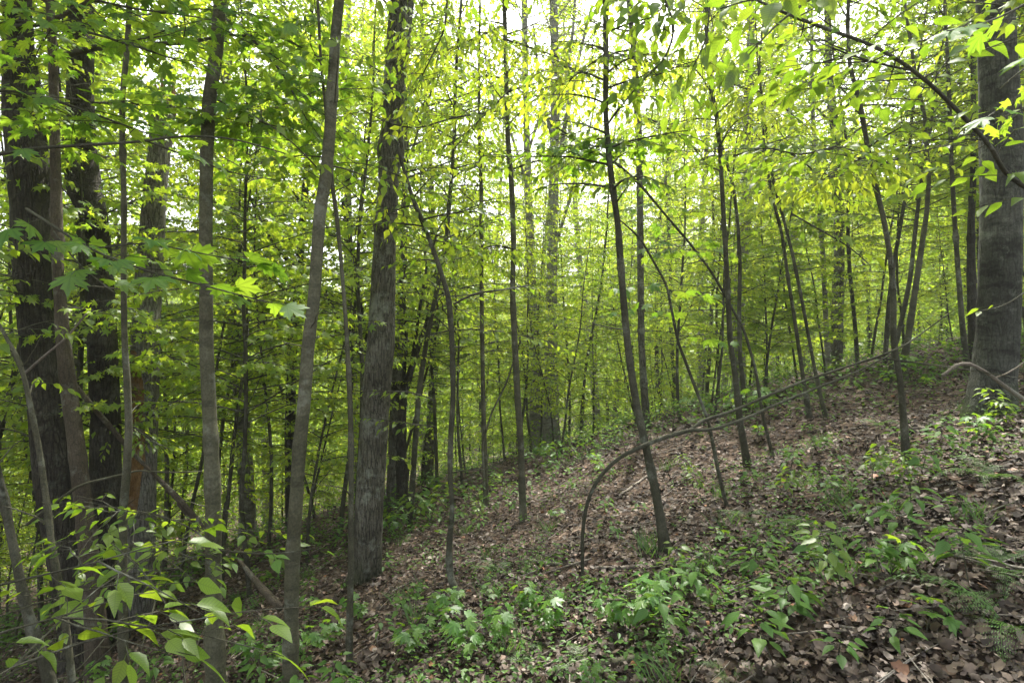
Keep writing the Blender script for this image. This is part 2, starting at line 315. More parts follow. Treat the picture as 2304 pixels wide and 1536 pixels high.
# ------------------------------------------------------------------ object helpers
def tag(o, label=None, cat=None, group=None, kind=None):
    for k, v in (('label', label), ('category', cat), ('group', group), ('kind', kind)):
        if v: o[k] = v
    return o
def link(name, me, parent=None, loc=(0, 0, 0)):
    o = bpy.data.objects.new(name, me); COL.objects.link(o); o.location = loc
    if parent is not None: o.parent = parent
    return o
def thing(name, label, cat, loc, group=None):
    o = bpy.data.objects.new(name, None); COL.objects.link(o); o.location = loc; o.empty_display_size = .2
    return tag(o, label, cat, group)
def copy_tree(o):
    n = o.copy(); COL.objects.link(n)
    for ch in o.children:
        k = ch.copy(); COL.objects.link(k); k.parent = n
    return n

# ------------------------------------------------------------------ the ground
ax = np.r_[-400, -250, -160, -110, -80, np.arange(-60, -16, 1.2), np.arange(-16, 14, .14), np.arange(14, 60, 1.2), 80, 110, 160, 250, 400]
ay = np.r_[-60, -30, -15, -8, np.arange(-5, 15, .14), np.arange(15, 70, 1.2), 80, 100, 130, 180, 260, 400, 600]
gx, gy = np.meshgrid(ax, ay); gz_ = G(gx.ravel(), gy.ravel())
near = (abs(gx.ravel()) < 15) & (gy.ravel() < 15)
q = np.stack([gx.ravel(), gy.ravel(), 0 * gz_], 1)
gz_ = gz_ + np.where(near, .02 * vnoise(q / .23, 9), 0)
idx = np.arange(gx.size).reshape(gx.shape)
gq = np.stack([idx[:-1, :-1], idx[:-1, 1:], idx[1:, 1:], idx[1:, :-1]], -1).reshape(-1, 4)
tag(link('forest_floor_ground', mesh_from('ground', np.stack([gx.ravel(), gy.ravel(), gz_], 1), gq, M_GROUND)), kind='structure')

# leaf litter, uncountable: one object
def litter(n, ymin, ymax, size, lift, wide=1.15):
    u = rng.uniform(0, 1, n); y = ymin * (ymax / ymin) ** (u ** .8); x = rng.uniform(-1, 1, n) * (y * wide + 1.5); return x, y, size, lift
tplA = (np.array([(0, 0, .0), (.3, .15, .10), (.29, .38, -.02), (.38, .62, .14), (.22, .70, .02), (0, 1., .15), (-.23, .74, -.03), (-.36, .55, .12), (-.28, .33, 0), (-.33, .12, .1), (0, .4, -.06)]),
        np.array([(10, i, (i + 1) % 10) for i in range(10)]))
tplB = (np.array([(0, 0, .06), (.28, .35, .14), (.2, .75, .03), (0, 1, .18), (-.22, .7, .1), (-.26, .3, -.02), (0, .45, -.04)]), np.array([(6, i, (i + 1) % 6) for i in range(6)]))
def litter_mesh(n, ymin, ymax, s0, tpl, ysh=0):
    x, y, _, _ = litter(n, ymin, ymax, s0, 0); z = G(x, y); L = Leaves()
    a = rng.uniform(0, 2 * math.pi, n); til = rng.normal(0, .5, (n, 3)); sl = rng.normal(0, .3, n)
    L.P = np.stack([x, y, z + rng.uniform(.0, .035, n)], 1); L.D = np.stack([np.cos(a), np.sin(a), sl], 1); L.N = np.stack([til[:, 0] - .3, til[:, 1] + .1, np.ones(n)], 1); L.S = rng.uniform(.6, 1.25, n) * s0
    return L.mesh('litter', tpl, M_LITTER, curl=2.)
lit = link('leaf_litter', litter_mesh(62000, 1.2, 13, .056, tplA)); tag(lit, 'brown fallen leaves covering the sloping forest floor', 'leaf litter', kind='stuff')
lit = link('leaf_litter', litter_mesh(52000, 1.2, 13, .042, tplB)); tag(lit, 'small curled dead leaves among the larger ones on the slope', 'leaf litter', kind='stuff')
lit = link('leaf_litter', litter_mesh(16000, 9, 40, .13, tplB)); tag(lit, 'dead leaves farther up and beyond the slope', 'leaf litter', kind='stuff')

# ------------------------------------------------------------------ hero trees traced where they stand
def resample(P, w_, step):
    seg = np.linalg.norm(np.diff(P, axis=0), axis=1); cum = np.r_[0, np.cumsum(seg)]; n = max(4, int(cum[-1] / step)); s_ = np.linspace(0, cum[-1], n)
    # catmull-like smoothing by interpolating then blurring
    Q = np.stack([np.interp(s_, cum, P[:, k]) for k in range(3)], 1); ww = np.interp(s_, cum, w_)
    k = max(1, int(.10 / step)); ker = np.ones(2 * k + 1) / (2 * k + 1)
    for j in range(3):
        pad = np.r_[2 * Q[0, j] - Q[k:0:-1, j], Q[:, j], 2 * Q[-1, j] - Q[-2:-k - 2:-1, j]]
        Q[:, j] = np.convolve(pad, ker, 'valid')
    return Q, ww
def hero_path(path, Y, H, wob=.05, seed=0):
    """path: (px, py, width px) from the bottom up; Y in metres; the stem goes on above the frame up to height H over its base"""
    P = []; wd = []
    for k, (px, py, wpx) in enumerate(path):
        y = Y + wob * math.sin(k * 1.7 + seed) * (Y / 6)
        P.append(W(px, py, y)); wd.append(wpx / F * y / 2 / math.sqrt(1 + ((px - 1152) / F) ** 2))
    P = np.array(P); wd = np.array(wd)
    d = unit(P[0] - P[1]); d = unit(np.array([d[0] * .6, d[1] * .3, min(d[2], -.6)])); q = P[0]
    for _ in range(60):
        if q[2] < g(q[0], q[1]) - .1: break
        q = q + d * .12
    if np.linalg.norm(q - P[0]) > .02: P = np.vstack([q, P]); wd = np.r_[wd[0] * 1.08, wd]
    if H and P[-1][2] < P[0][2] + H:
        d = unit(P[-1] - P[-2]); tot = P[0][2] + H - P[-1][2]; n = 6; q = P[-1]; r0 = wd[-1]; rs = random.Random(seed)
        for k in range(n):
            d = unit(d * .6 + np.array([rs.uniform(-.12, .12), rs.uniform(-.12, .12), .5])); q = q + d * tot / n; P = np.vstack([P, q]); wd = np.r_[wd, r0 * (1 - .8 * (k + 1) / n)]
    return P, wd
def crown_branches(T, LB, Q, rr, zmin, zmax, nb, Lb, lsz, seed, elev=.35, gap=.14, tw=.38, lgap=.048, avoid=None, tubes=True, droop=.55, tilt=.75):
    rs = random.Random(seed); az = rs.uniform(0, 6.28); idx = [i for i in range(len(Q)) if zmin <= Q[i][2] <= zmax]
    if not idx: return
    for k in range(nb):
        i = idx[int((k + rs.random()) / nb * len(idx)) % len(idx)]; az += 2.4 + rs.uniform(-.5, .5)
        if avoid and rs.random() < avoid(az): continue
        t = (Q[i][2] - zmin) / max(.1, zmax - zmin); L = Lb * (1 - .55 * t) * rs.uniform(.6, 1.2)
        d = unit(np.array([math.cos(az), math.sin(az), elev * rs.uniform(.4, 2)])); p = Q[i].copy(); pts = [p]; n = 6
        for j in range(n):
            d = unit(d + np.array([rs.uniform(-.16, .16), rs.uniform(-.16, .16), -.07 + rs.uniform(-.06, .06)])); p = p + d * L / n; pts.append(p)
        spray(T, LB, pts, min(rr[i] * .45, .012), lsz, gap, tw, lgap, start=.2, r=rs, tubes=tubes, droop=droop, tilt=tilt)

HERO = [
 # name, label, bark, path(bottom->top), Y (None = read from the ground), total height, sides, flare, bump, fine, foliage(zmin_px_y..., nb, L, leaf, tpl)
 dict(l='massive dark furrowed trunk at the far left edge, widest of all', b=B_DARK, Y=6.4, H=18, s=40, flare=.3, bump=.10, fine=.05,
      p=[(200,1540,122),(180,1400,108),(145,1200,100),(115,1000,92),(95,850,90),(80,700,86),(72,500,92),(65,380,102),(52,250,92),(42,100,72),(38,0,66)]),
 dict(l='brown scaly trunk pressed against the massive far left trunk', b=B_BROWN, Y=5.8, H=14, s=28, flare=.25, bump=.08, fine=.04,
      p=[(222,1540,56),(215,1400,50),(195,1200,46),(172,1000,40),(158,900,38),(142,768,34),(130,600,28),(127,450,27),(123,300,25),(120,150,22),(112,0,19)]),
 dict(l='dark thick trunk with a hollow bend high up, second big tree from left', b=B_DARK, Y=7.0, H=17, s=36, flare=.3, bump=.09, fine=.05, fol=(700,1050,10,.5),
      p=[(252,1500,82),(245,1350,76),(240,1200,72),(237,1050,74),(237,950,74),(232,800,70),(228,700,68),(226,620,60),(220,540,58),(208,480,64),(190,425,78),(180,350,74),(180,240,68),(182,130,62),(184,0,56)]),
 dict(l='broken grey trunk with splintered top and rotten tan wood low down', b=B_PLATE, Y=7.6, H=0, s=36, flare=.3, bump=.08, fine=.05, snag=1,
      p=[(316,1450,66),(318,1300,62),(320,1100,60),(322,1000,62),(325,900,66),(328,768,68),(331,700,62),(337,600,58),(345,480,52),(352,400,52),(362,320,55),(369,235,56)]),
 dict(l='thin slightly crooked sapling in front of the rotten broken trunk', b=B_SAP, Y=4.3, H=9, s=12, bump=.04,
      p=[(278,1536,22),(275,1300,21),(277,1150,20),(285,1060,20),(290,960,18),(287,870,18),(280,768,15),(278,600,14),(279,450,13),(275,300,14),(275,220,14),(285,120,14),(293,0,13)]),
 dict(l='smooth straight brown-grey trunk in the left foreground', b=B_SMOOTH, Y=4.1, H=12, s=24, bump=.03,
      p=[(487,1560,43),(483,1450,39),(480,1300,38),(480,1150,36),(475,1000,34),(470,900,34),(464,768,33),(464,650,31),(463,500,31),(465,350,31),(470,230,32),(487,120,31),(495,0,29)]),
 dict(l='smooth curving grey trunk that leans right and back, in left foreground', b=B_SMOOTH, Y=3.75, H=11, s=24, bump=.03,
      p=[(653,1560,35),(655,1400,33),(658,1250,32),(665,1150,32),(674,1000,31),(685,900,30),(694,768,29),(706,680,28),(714,560,27),(719,480,28),(733,400,28),(742,300,27),(748,200,25),(755,80,24),(763,0,23)]),
 dict(l='thin pale pole just right of the curving grey trunk', b=B_SAP, Y=3.95, H=7, s=12, bump=.03, fol=(100,420,10,.9),
      p=[(786,1560,15),(786,1450,14),(789,1300,14),(790,1150,13),(790,1000,12),(787,880,12),(781,768,10),(775,680,9),(765,560,9),(757,480,10),(745,400,10),(738,300,8)]),
 dict(l='large ridged trunk standing centre left with dark burls high up', b=B_OAK, Y=None, H=19, s=44, flare=.3, lobes=5, bump=.06, fine=.05, burl=[(880,335,.10,.3),(885,212,.05,.12),(868,505,.06,.15),(895,110,.05,.1)],
      p=[(822,1306,64),(828,1250,60),(830,1150,60),(836,1050,62),(843,950,62),(850,850,62),(858,768,60),(862,640,54),(866,550,49),(870,480,48),(875,400,46),(880,330,46),(885,280,45),(886,210,47),(890,150,50),(898,60,51),(905,0,52)]),
 dict(l='grey double-based trunk tucked behind the large ridged centre left trunk', b=B_OAK, Y=None, H=14, s=24, flare=.4, bump=.1,
      p=[(888,1140,42),(889,980,30),(893,850,26),(902,750,22),(906,600,17),(910,450,14),(915,300,12)]),
 dict(l='crooked thin dark sapling with a hooked foot, left of centre', b=B_SAPD, Y=None, H=0, s=10, bump=.05, fol=(320,600,12,.8),
      p=[(1045,1347,19),(1025,1332,16),(1011,1290,14),(1010,1230,12),(1018,1150,11),(1012,1050,12),(1015,960,13),(1020,900,12),(1017,768,12),(1010,670,12),(985,590,11),(960,520,10),(930,450,9),(905,370,8),(890,310,8)]),
 dict(l='slim straight sapling between the crooked hook-footed one and the centre pole', b=B_SAP, Y=None, H=9, s=10, bump=.04, fol=(100,500,20,1.2),
      p=[(1094,1140,12),(1090,1000,11),(1087,900,10),(1085,768,9),(1083,600,9),(1083,430,9),(1078,300,7),(1078,150,6),(1080,10,5)]),
 dict(l='straight grey pole tree near the middle, standing beside a yellow-green sprig', b=B_SAP, Y=None, H=10, s=14, bump=.04, fol=(0,300,12,1.),
      p=[(1178,1172,15),(1175,1100,14),(1172,1000,14),(1165,900,15),(1158,768,14),(1153,650,12),(1156,560,11),(1152,430,12),(1142,300,11),(1138,150,10),(1135,0,10)]),
 dict(l='left-leaning dark sapling whose foot is right of the arched bent stem', b=B_SAPD, Y=None, H=7, s=16, bump=.05, fol=(60,460,16,.9),
      p=[(1498,1245,26),(1485,1160,20),(1470,1080,19),(1450,990,18),(1430,900,18),(1415,800,17),(1405,700,16),(1397,600,15),(1390,500,14),(1378,420,14),(1368,330,12),(1362,240,12),(1364,150,13),(1362,0,12)]),
 dict(l='straight mottled pole tree behind the left-leaning dark sapling', b=B_OAK, Y=None, H=13, s=18, bump=.05, fol=(-400,250,16,1.6),
      p=[(1456,968,18),(1448,860,16),(1443,768,15),(1441,600,15),(1440,420,15),(1437,300,16),(1432,220,16),(1427,120,12),(1415,10,11)]),
 dict(l='dark sapling kinked near the top, first right of the two centre right poles', b=B_SAPD, Y=None, H=8, s=12, bump=.05, fol=(0,420,18,1.1),
      p=[(1683,1052,17),(1665,950,14),(1655,850,13),(1643,768,13),(1637,650,12),(1632,550,11),(1625,430,10),(1620,340,10),(1612,260,10),(1600,200,10),(1590,100,9),(1590,0,8)]),
 dict(l='thin forked dark sapling just behind the kinked one', b=B_SAPD, Y=None, H=9, s=10, bump=.05, fol=(-100,420,20,1.3),
      p=[(1678,930,12),(1665,800,10),(1663,700,10),(1665,600,9),(1660,500,8),(1650,420,7),(1625,330,7),(1605,230,5)]),
 dict(l='wavy thin sapling on the bank, left one of a close pair', b=B_SAPD, Y=None, H=7, s=10, bump=.05, fol=(0,450,18,1.1),
      p=[(1822,940,13),(1810,870,10),(1800,800,10),(1785,700,9),(1775,640,8),(1760,530,7),(1735,430,7),(1720,340,6),(1712,200,5)]),
 dict(l='wavy thin sapling on the bank, right one of a close pair', b=B_SAPD, Y=None, H=7, s=10, bump=.05, fol=(0,450,16,1.1),
      p=[(1858,940,10),(1835,840,9),(1820,760,8),(1805,680,8),(1785,580,8),(1765,500,7),(1738,400,7),(1725,300,5)]),
 dict(l='pale grey slim trunk rising behind the bank, right of the close pair', b=B_PALE, Y=14.5, H=13, s=16, bump=.05, fol=(-100,300,16,1.8),
      p=[(1862,800,15),(1860,768,13),(1855,640,12),(1848,520,11),(1838,430,10),(1830,300,9),(1826,100,8)]),
 dict(l='dark leaning sapling in front on the right slope, knobbly stem', b=B_SAPD, Y=None, H=6.5, s=14, bump=.07, fol=(0,380,14,.9),
      p=[(2040,1042,21),(2032,930,17),(2025,850,15),(2010,768,15),(2010,650,15),(2005,590,13),(1990,500,13),(1968,410,12),(1950,320,11),(1935,230,11),(1912,150,10),(1907,60,9)]),
 dict(l='right-leaning grey sapling high on the bank behind the knobbly one', b=B_SAP, Y=9.3, H=9, s=14, bump=.04, fol=(-100,400,18,1.3),
      p=[(2035,806,18),(2042,768,16),(2055,680,15),(2070,580,14),(2085,480,12),(2090,400,11),(2080,260,10),(2060,180,10),(2050,100,8)]),
 dict(l='straight slim stem left of the big banded right trunk', b=B_SAPD, Y=8.8, H=9, s=12, bump=.04, fol=(-100,400,18,1.3),
      p=[(2170,775,15),(2165,730,14),(2155,600,12),(2145,450,11),(2140,350,10),(2135,200,10),(2125,0,8)]),
 dict(l='dark medium trunk close against the left of the big banded right trunk', b=B_DARK, Y=9.4, H=12, s=18, bump=.05, fol=(-200,300,14,1.5),
      p=[(2192,790,26),(2190,740,24),(2185,620,22),(2185,500,18),(2190,400,15),(2190,250,13),(2190,100,12)]),
 dict(l='big grey trunk with horizontal bands and mossy flared foot at right edge', b=B_BAND, Y=None, H=19, s=44, flare=.35, bump=.05, fine=.03, lobes=4,
      p=[(2226,940,108),(2235,850,101),(2245,750,98),(2250,600,98),(2253,450,98),(2252,300,98),(2245,150,94),(2238,0,90)]),
 dict(l='thin stem curving up the far left edge in front of the massive trunk', b=B_SAP, Y=3.5, H=0, s=12, bump=.04, fol=(560,900,6,.6),
      p=[(165,1560,20),(152,1440,19),(140,1340,18),(120,1250,17),(105,1130,16),(90,1020,15),(70,920,14),(50,830,12),(20,768,10),(-20,700,9),(-60,560,7)]),
 dict(l='short leaning stem in the bottom left corner', b=B_SAPD, Y=3.4, H=0, s=12, bump=.04,
      p=[(108,1510,30),(80,1440,28),(60,1370,26),(40,1280,24),(20,1180,22),(0,1080,20),(-20,1000,16),(-60,850,12)]),
 dict(l='long diagonal leaning sapling with maple leaves at its tip, right of centre', b=B_SAPD, Y=None, H=0, s=10, bump=.04,
      p=[(1740,1032,8),(1715,930,7.5),(1700,830,7),(1675,745,6.5),(1640,680,6),(1600,610,6),(1550,545,5.5),(1490,475,5),(1440,415,7),(1390,370,6),(1340,340,5),(1240,280,4)], maple=1),
 dict(l='thin diagonal sapling leaning left below the longer diagonal one', b=B_SAPD, Y=None, H=0, s=8, bump=.04,
      p=[(1636,1140,8),(1620,1080,8),(1595,950,7),(1560,860,7),(1525,768,6),(1500,640,6),(1440,535,5),(1395,495,3)], maple=2),
 dict(l='tall pale tree with forked limbs in the bright gap at centre', b=B_PALE, Y=17.8, H=20, s=20, flare=.3, bump=.06,
      p=[(1240,985,40),(1240,850,32),(1240,700,26),(1245,450,22),(1250,200,20),(1245,0,18)], limbs=[[(1248,420,11),(1275,260,10),(1300,140,8),(1330,20,6)],[(1250,250,10),(1278,170,9),(1290,60,7),(1300,-80,5)],[(1248,330,9),(1215,200,7),(1200,60,5)],[(1248,560,8),(1290,420,7),(1330,280,5),(1350,150,4)]]),
 dict(l='tall grey tree just left of the forked pale one at centre', b=B_PALE, Y=19, H=19, s=16, flare=.3, bump=.06,
      p=[(1205,985,34),(1208,850,26),(1200,700,20),(1188,400,16),(1182,200,14),(1180,0,13)], limbs=[[(1190,430,7),(1150,300,6),(1110,220,5),(1090,120,4)],[(1186,350,7),(1215,260,6),(1250,120,4)]]),
 dict(l='pale wide trunk half hidden in leaves behind the kinked dark sapling', b=B_PALE, Y=17, H=19, s=16, flare=.3, bump=.06,
      p=[(1663,860,30),(1662,720,28),(1665,620,26),(1678,500,25),(1682,350,24),(1685,200,21),(1690,60,18)], limbs=[[(1684,300,8),(1640,180,6),(1600,60,4)]]),
 dict(l='dark many-limbed tree fanning out behind the centre left trunk', b=B_DARK, Y=11.0, H=0, s=14, bump=.06,
      p=[(905,1090,26),(903,1000,22),(905,900,20),(925,830,14),(948,760,12),(965,715,10),(990,680,8),(1005,640,6)],
      limbs=[[(905,900,14),(880,860,12),(840,800,11),(800,765,10),(760,715,9),(728,650,7),(700,600,5)],[(850,815,12),(825,770,12),(812,700,11),(803,640,10),(795,570,9),(770,450,7)],[(925,830,10),(935,760,8),(945,690,7),(960,600,5)],[(905,880,9),(915,780,8),(912,700,7),(900,620,5)]]),
]
LIMBLEAF = []
HERO_T = []
for hi, h in enumerate(HERO):
    p = h['p']; Y = h['Y'] or hit(p[0][0], p[0][1]); P, wd = hero_path(p, Y, h['H'], seed=hi)
    HERO_T.append((P[0][0], P[0][1]))
    step = .035 if h['s'] > 30 else .06
    Q, rr = resample(P, wd, step)
    org = np.array([Q[0][0], Q[0][1], g(Q[0][0], Q[0][1])]); T = Tubes()
    for (bx, by, amt, sp_) in h.get('burl', []):
        bz = W(bx, by, Y)[2]; rr = rr * (1 + amt * 3 * np.exp(-((Q[:, 2] - bz) / (sp_ * .5)) ** 2))
    rk = random.Random(900 + hi)
    if h['s'] < 30:                                # knots: slight swellings of the stem
        for k in range(12): rr = rr * (1 + rk.uniform(.05, .25) * np.exp(-((np.arange(len(rr)) - rk.randrange(len(rr))) * step / .06) ** 2))
    T.add(Q, rr, h['s'], bump=h.get('bump', 0), seed=hi, flare=h.get('flare', .55), fine=h.get('fine', 0), lobes=h.get('lobes', 0), cap=True)
    t = thing('tree' if h['p'][0][2] > 25 else 'sapling', h['l'], 'tree' if h['p'][0][2] > 25 else 'sapling', org)
    LB = Leaves(); rs = random.Random(hi)
    # stubs and twig scars on thin stems
    for lim in h.get('limbs', []):
        LP = np.array([W(a, b, Y + .6 * math.sin(hi + k * 1.3) * (k / len(lim))) for k, (a, b, _) in enumerate(lim)]); LW = np.array([c_ / F * Y / 2 for _, _, c_ in lim])
        LQ, LR = resample(LP, LW, .2); T.add(LQ, LR, 8, bump=.05, seed=hi)
        crown_branches(T, LB, LQ, LR, -9, 30, 16, 1.3, .085, hi + 50, gap=.3, tw=.5, lgap=.10)
    zt = P[0][2] + h['H']
    for k in range(9 if h['s'] < 30 else 5):       # bare dead twigs and stubs
        i = rs.randrange(int(len(Q) * .12), int(len(Q) * .85)); a = rs.uniform(0, 6.28); L = rs.choice((.05, .1, .25, .45, .7)) * rs.uniform(.6, 1.2); d = unit(np.array([math.cos(a), math.sin(a), rs.uniform(-.1, .7)])); q_ = Q[i]; pts = [q_]
        for j in range(5): d = unit(d + np.array([rs.uniform(-.25, .25), rs.uniform(-.25, .25), rs.uniform(-.1, .15)])); q_ = q_ + d * (L + rr[i]) / 5; pts.append(q_)
        T.add(np.array(pts), np.linspace(min(.3 * rr[i], .007), .0012, 6), 5, cap=False)
        if L > .3: T.add(np.array([pts[3], pts[3] + unit(np.array([d[1], -d[0], .2])) * L * .4]), [.0022, .001], 4, cap=False)
    if 'fol' in h:
        ya, yb, nb, Lb = h['fol']; zb = W(0, yb, Y)[2]; za = W(0, ya, Y)[2]
        crown_branches(T, LB, Q, rr, zb, max(za, zb + .5), nb, Lb, .075, hi + 100)
    if h['H'] > 10:                # the crown above the frame
        for k in range(48 if hi < 6 else 30):
            i = rs.randrange(int(len(Q) * .48), len(Q)); a = rs.uniform(0, 6.28); L = rs.uniform(1.5, 3.6) * (1.2 - .6 * i / len(Q)); d = unit(np.array([math.cos(a), math.sin(a), .5])); q_ = Q[i]; pts = [q_]
            for j in range(6): d = unit(d + np.array([rs.uniform(-.2, .2), rs.uniform(-.2, .2), .02])); q_ = q_ + d * L / 6; pts.append(q_)
            spray(T, LB, pts, .025, .13, gap=.26, tw=1.0, lgap=.085, r=rs, tilt=.7)
    elif h['H'] > 0:
        crown_branches(T, LB, Q, rr, max(zt - h['H'] * .45, W(0, 0, Y)[2]), zt, 46 if Y < 5.3 else 24, 1.5, .09, hi + 200)
    if h.get('maple'):
        for k in range(10 if h['maple'] == 1 else 6):
            i = int(len(Q) * rs.uniform(.55, .98)); a = rs.uniform(0, 6.28); pts = [Q[i]]; d = unit(np.array([math.cos(a), math.sin(a) * .6, .1])); q_ = Q[i]
            for j in range(4): d = unit(d + np.array([rs.uniform(-.2, .2), rs.uniform(-.2, .2), -.1])); q_ = q_ + d * .12; pts.append(q_)
            spray(T, LB, pts, .004, .10, gap=.1, tw=.22, lgap=.07, start=.3, r=rs, droop=.5)
    link('trunk', T.mesh('trunk', h['b'], org), t)
    if LB.P:
        if h.get('maple'): link('crown', LB.mesh('crown', 'maple', M_MAPLE, org), t)
        else: link('crown', LB.mesh('crown', 'ovate' if Y < 5.2 and h['H'] < 10 else 'ovate_lo', (M_LEAFY if hi % 3 == 1 else M_LEAF) if Y > 5.2 else M_LEAFN, org), t)
    if h.get('snag'):              # splintered top and the rotten face
        S = Tubes(); top = Q[-1]
        for k in range(16):
            a = k / 16 * 6.28; r0 = rr[-1] * .8; b0 = top + np.array([math.cos(a) * r0, math.sin(a) * r0, -.12]); hh = rs.uniform(.05, .3) * (1.5 if math.cos(a) > .3 else .8)
            S.add([b0, b0 + np.array([0, 0, hh * .6 + .12]), b0 + np.array([math.cos(a) * .01, 0, hh + .16])], [.035, .025, .003], 5, bump=.2, seed=k)
        link('splintered_top', S.mesh('splinters', B_WOOD, org), t)
        S = Tubes(); sel = [i for i in range(len(Q)) if W(0, 1160, Y)[2] < Q[i][2] < W(0, 775, Y)[2]]; sl = np.array(sel)
        tt = np.linspace(0, 1, len(sl)); wv = np.sin(tt * math.pi) ** .5
        S.add(Q[sl] + np.array([-.03, -.085, 0])[None] * 1, rr[sl] * (.35 + .5 * wv), 22, bump=.14, fine=.08, seed=3)
        link('rotten_wood', S.mesh('rotten', B_WOOD, org), t)

# ------------------------------------------------------------------ arched bent sapling, fallen branches
def px3(l): return np.array([W(a, b, y) for a, b, y, _ in l]), np.array([w_ / F * y / 2 for _, _, y, w_ in l])
def stick(name, label, cat, lines, mat, sides=10, group=None, leaves=None, bump=.08):
    T = Tubes(); LB = Leaves(); org = None
    for l in lines:
        P, r_ = px3(l); Q, rr = resample(P, r_, .06)
        if org is None: org = Q[0]
        T.add(Q, rr, sides, bump=bump, seed=len(label))
        if name == 'bent_sapling' and len(l) > 4:      # thin broken side shoots
            rq = random.Random(len(l))
            for k in range(9):
                i = rq.randrange(len(Q) // 6, len(Q)); d = unit(np.array([rq.uniform(-1, 1), rq.uniform(-.5, .5), rq.uniform(-.3, 1)])); L_ = rq.choice((.06, .12, .3)); b = Q[i] + d * L_ * .5 + np.array([0, 0, .02])
                T.add(np.array([Q[i], b, b + unit(d + np.array([rq.uniform(-.5, .5), 0, .3])) * L_ * .5]), [.0035, .0025, .001], 4, cap=False)
        if leaves and len(l) > 3: crown_branches(T, LB, Q, rr, -9, 9, *leaves)
    o = link(name, T.mesh(name, mat, org), None, org); tag(o, label, cat, group)
    if LB.P: link('foliage', LB.mesh('foliage', 'ovate', M_LEAFN, org), o)
    return o
ya = hit(1310, 1300)
stick('bent_sapling', 'bare sapling bowed over in a long arch across the right slope', 'sapling',
      [[(1311,1310,ya,8),(1310,1200,ya,8),(1320,1130,ya-.05,8),(1345,1075,ya-.1,8.5),(1390,1030,ya-.15,9),(1450,1000,ya-.2,9.5),(1520,975,ya-.15,10),(1560,966,ya-.1,9)],
       [(1552,967,ya-.1,8),(1580,945,ya,7),(1640,928,ya,7),(1720,893,ya+.1,6.5),(1800,860,ya+.2,6),(1900,826,ya+.3,5),(1975,803,ya+.35,4.5),(2040,775,ya+.4,3),(2135,705,ya+.4,2.5)],
       [(1552,967,ya-.1,8),(1600,968,ya-.1,7),(1680,940,ya-.1,6.5),(1750,908,ya,6),(1850,868,ya+.1,5),(1930,835,ya+.2,4),(2000,800,ya+.3,3)],
       [(1975,805,ya+.35,4),(2080,818,ya+.3,3.5),(2180,832,ya+.2,3),(2290,850,ya+.1,2)]], B_SAPD)
def gstick(label, pts, wpx, mat=B_STICK, name='fallen_branch', cat='branch', lift=.5, grp='fallen branches on the forest floor'):
    l = []
    for k, (a, b) in enumerate(pts):
        y = hit(a, b) - .03; l.append((a, b, y, wpx * (1 - .5 * k / len(pts))))
    return stick(name, label, cat, [l], mat, 8, grp, bump=.18)
gstick('grey forked branch lying on the litter, right of the leafy fern', [(2060,1085),(2020,1120),(1960,1150),(1920,1180)], 15)
gstick('dark branch lying at the foot of the left-leaning sapling', [(1330,1278),(1400,1278),(1480,1268),(1560,1258),(1610,1235)], 12)
gstick('short branch lying left of the arched stem', [(1180,1258),(1240,1268),(1310,1270)], 9)
gstick('thin stick running behind the arched stem', [(1390,1118),(1430,1090),(1470,1060),(1530,1040)], 8)
gstick('stubby rotten log on the litter at bottom centre', [(1350,1500),(1400,1492),(1450,1478)], 34, B_SAP, 'fallen_log', 'log')
gstick('long thin log running up the slope beyond the middle', [(1000,1110),(1060,1075),(1130,1040),(1200,1010)], 10, B_SAPD, 'fallen_log', 'log')
gstick('twiggy stick on the litter near the right trunk', [(1990,1010),(2060,1022),(2120,1012),(2200,1000)], 7)
gstick('crooked stick low on the right', [(2060,1440),(1960,1420),(1850,1400)], 9)
gstick('long straight stick near the bottom right fern', [(2300,1060),(2200,1080),(2090,1096)], 12)
gstick('slanting stick left of the ridged trunk foot', [(700,1290),(740,1265),(790,1235)], 8)
gstick('curved twig on the litter, centre bottom', [(1060,1470),(1120,1440),(1180,1420)], 6)
stick('broken_log', 'split pale-ended log slanting down at lower left', 'log', [[(535,1255,5.4,6),(570,1300,5.2,13),(600,1335,5.1,18),(632,1368,5.0,18)]], B_BROWN, 12)
stick('dead_branch', 'broken pale dead branch propped against the rotten trunk', 'branch', [[(350,1070,6.5,9),(400,1120,6.5,13),(440,1165,6.5,12),(462,1192,6.5,6)],[(400,1130,6.5,8),(430,1170,6.5,8),(450,1195,6.5,4)]], B_BROWN, 10)
stick('dead_branch', 'dark dead limb slanting between the two dark left trunks', 'branch', [[(165,862,6.1,12),(200,905,6.2,11),(240,950,6.4,11),(290,1010,6.6,9),(350,1070,6.7,7)]], B_BROWN, 10)
stick('dead_branch', 'thin curving bare branch crossing the left trunks at mid height', 'branch', [[(60,1180,5,7),(110,1140,5,7),(180,1090,5,6),(260,1070,5,5),(310,1058,4.6,4),(380,1062,4.4,3),(455,1060,4.2,3)]], B_SAP, 6)
stick('dead_branch', 'pale bare branch slanting up in front of the massive left trunk', 'branch', [[(55,840,4.8,7),(100,800,4.8,6),(150,760,4.8,5),(195,705,4.8,4)]], B_STICK, 6)
stick('dead_branch', 'bare white twig forking beside the big right trunk', 'branch', [[(2120,845,4.6,7),(2165,812,4.6,8),(2210,830,4.6,8),(2260,868,4.6,9),(2320,910,4.6,10)],[(2240,850,4.6,4),(2275,840,4.6,4),(2310,810,4.5,3)]], B_STICK, 8)
stick('leaning_stem', 'curved bare stem leaning behind the ridged trunk into the poles', 'sapling', [[(1170,768,9,3),(1140,860,9,4),(1105,930,9,4),(1085,1000,9,5),(1090,1100,9,6)]], B_SAP, 6)

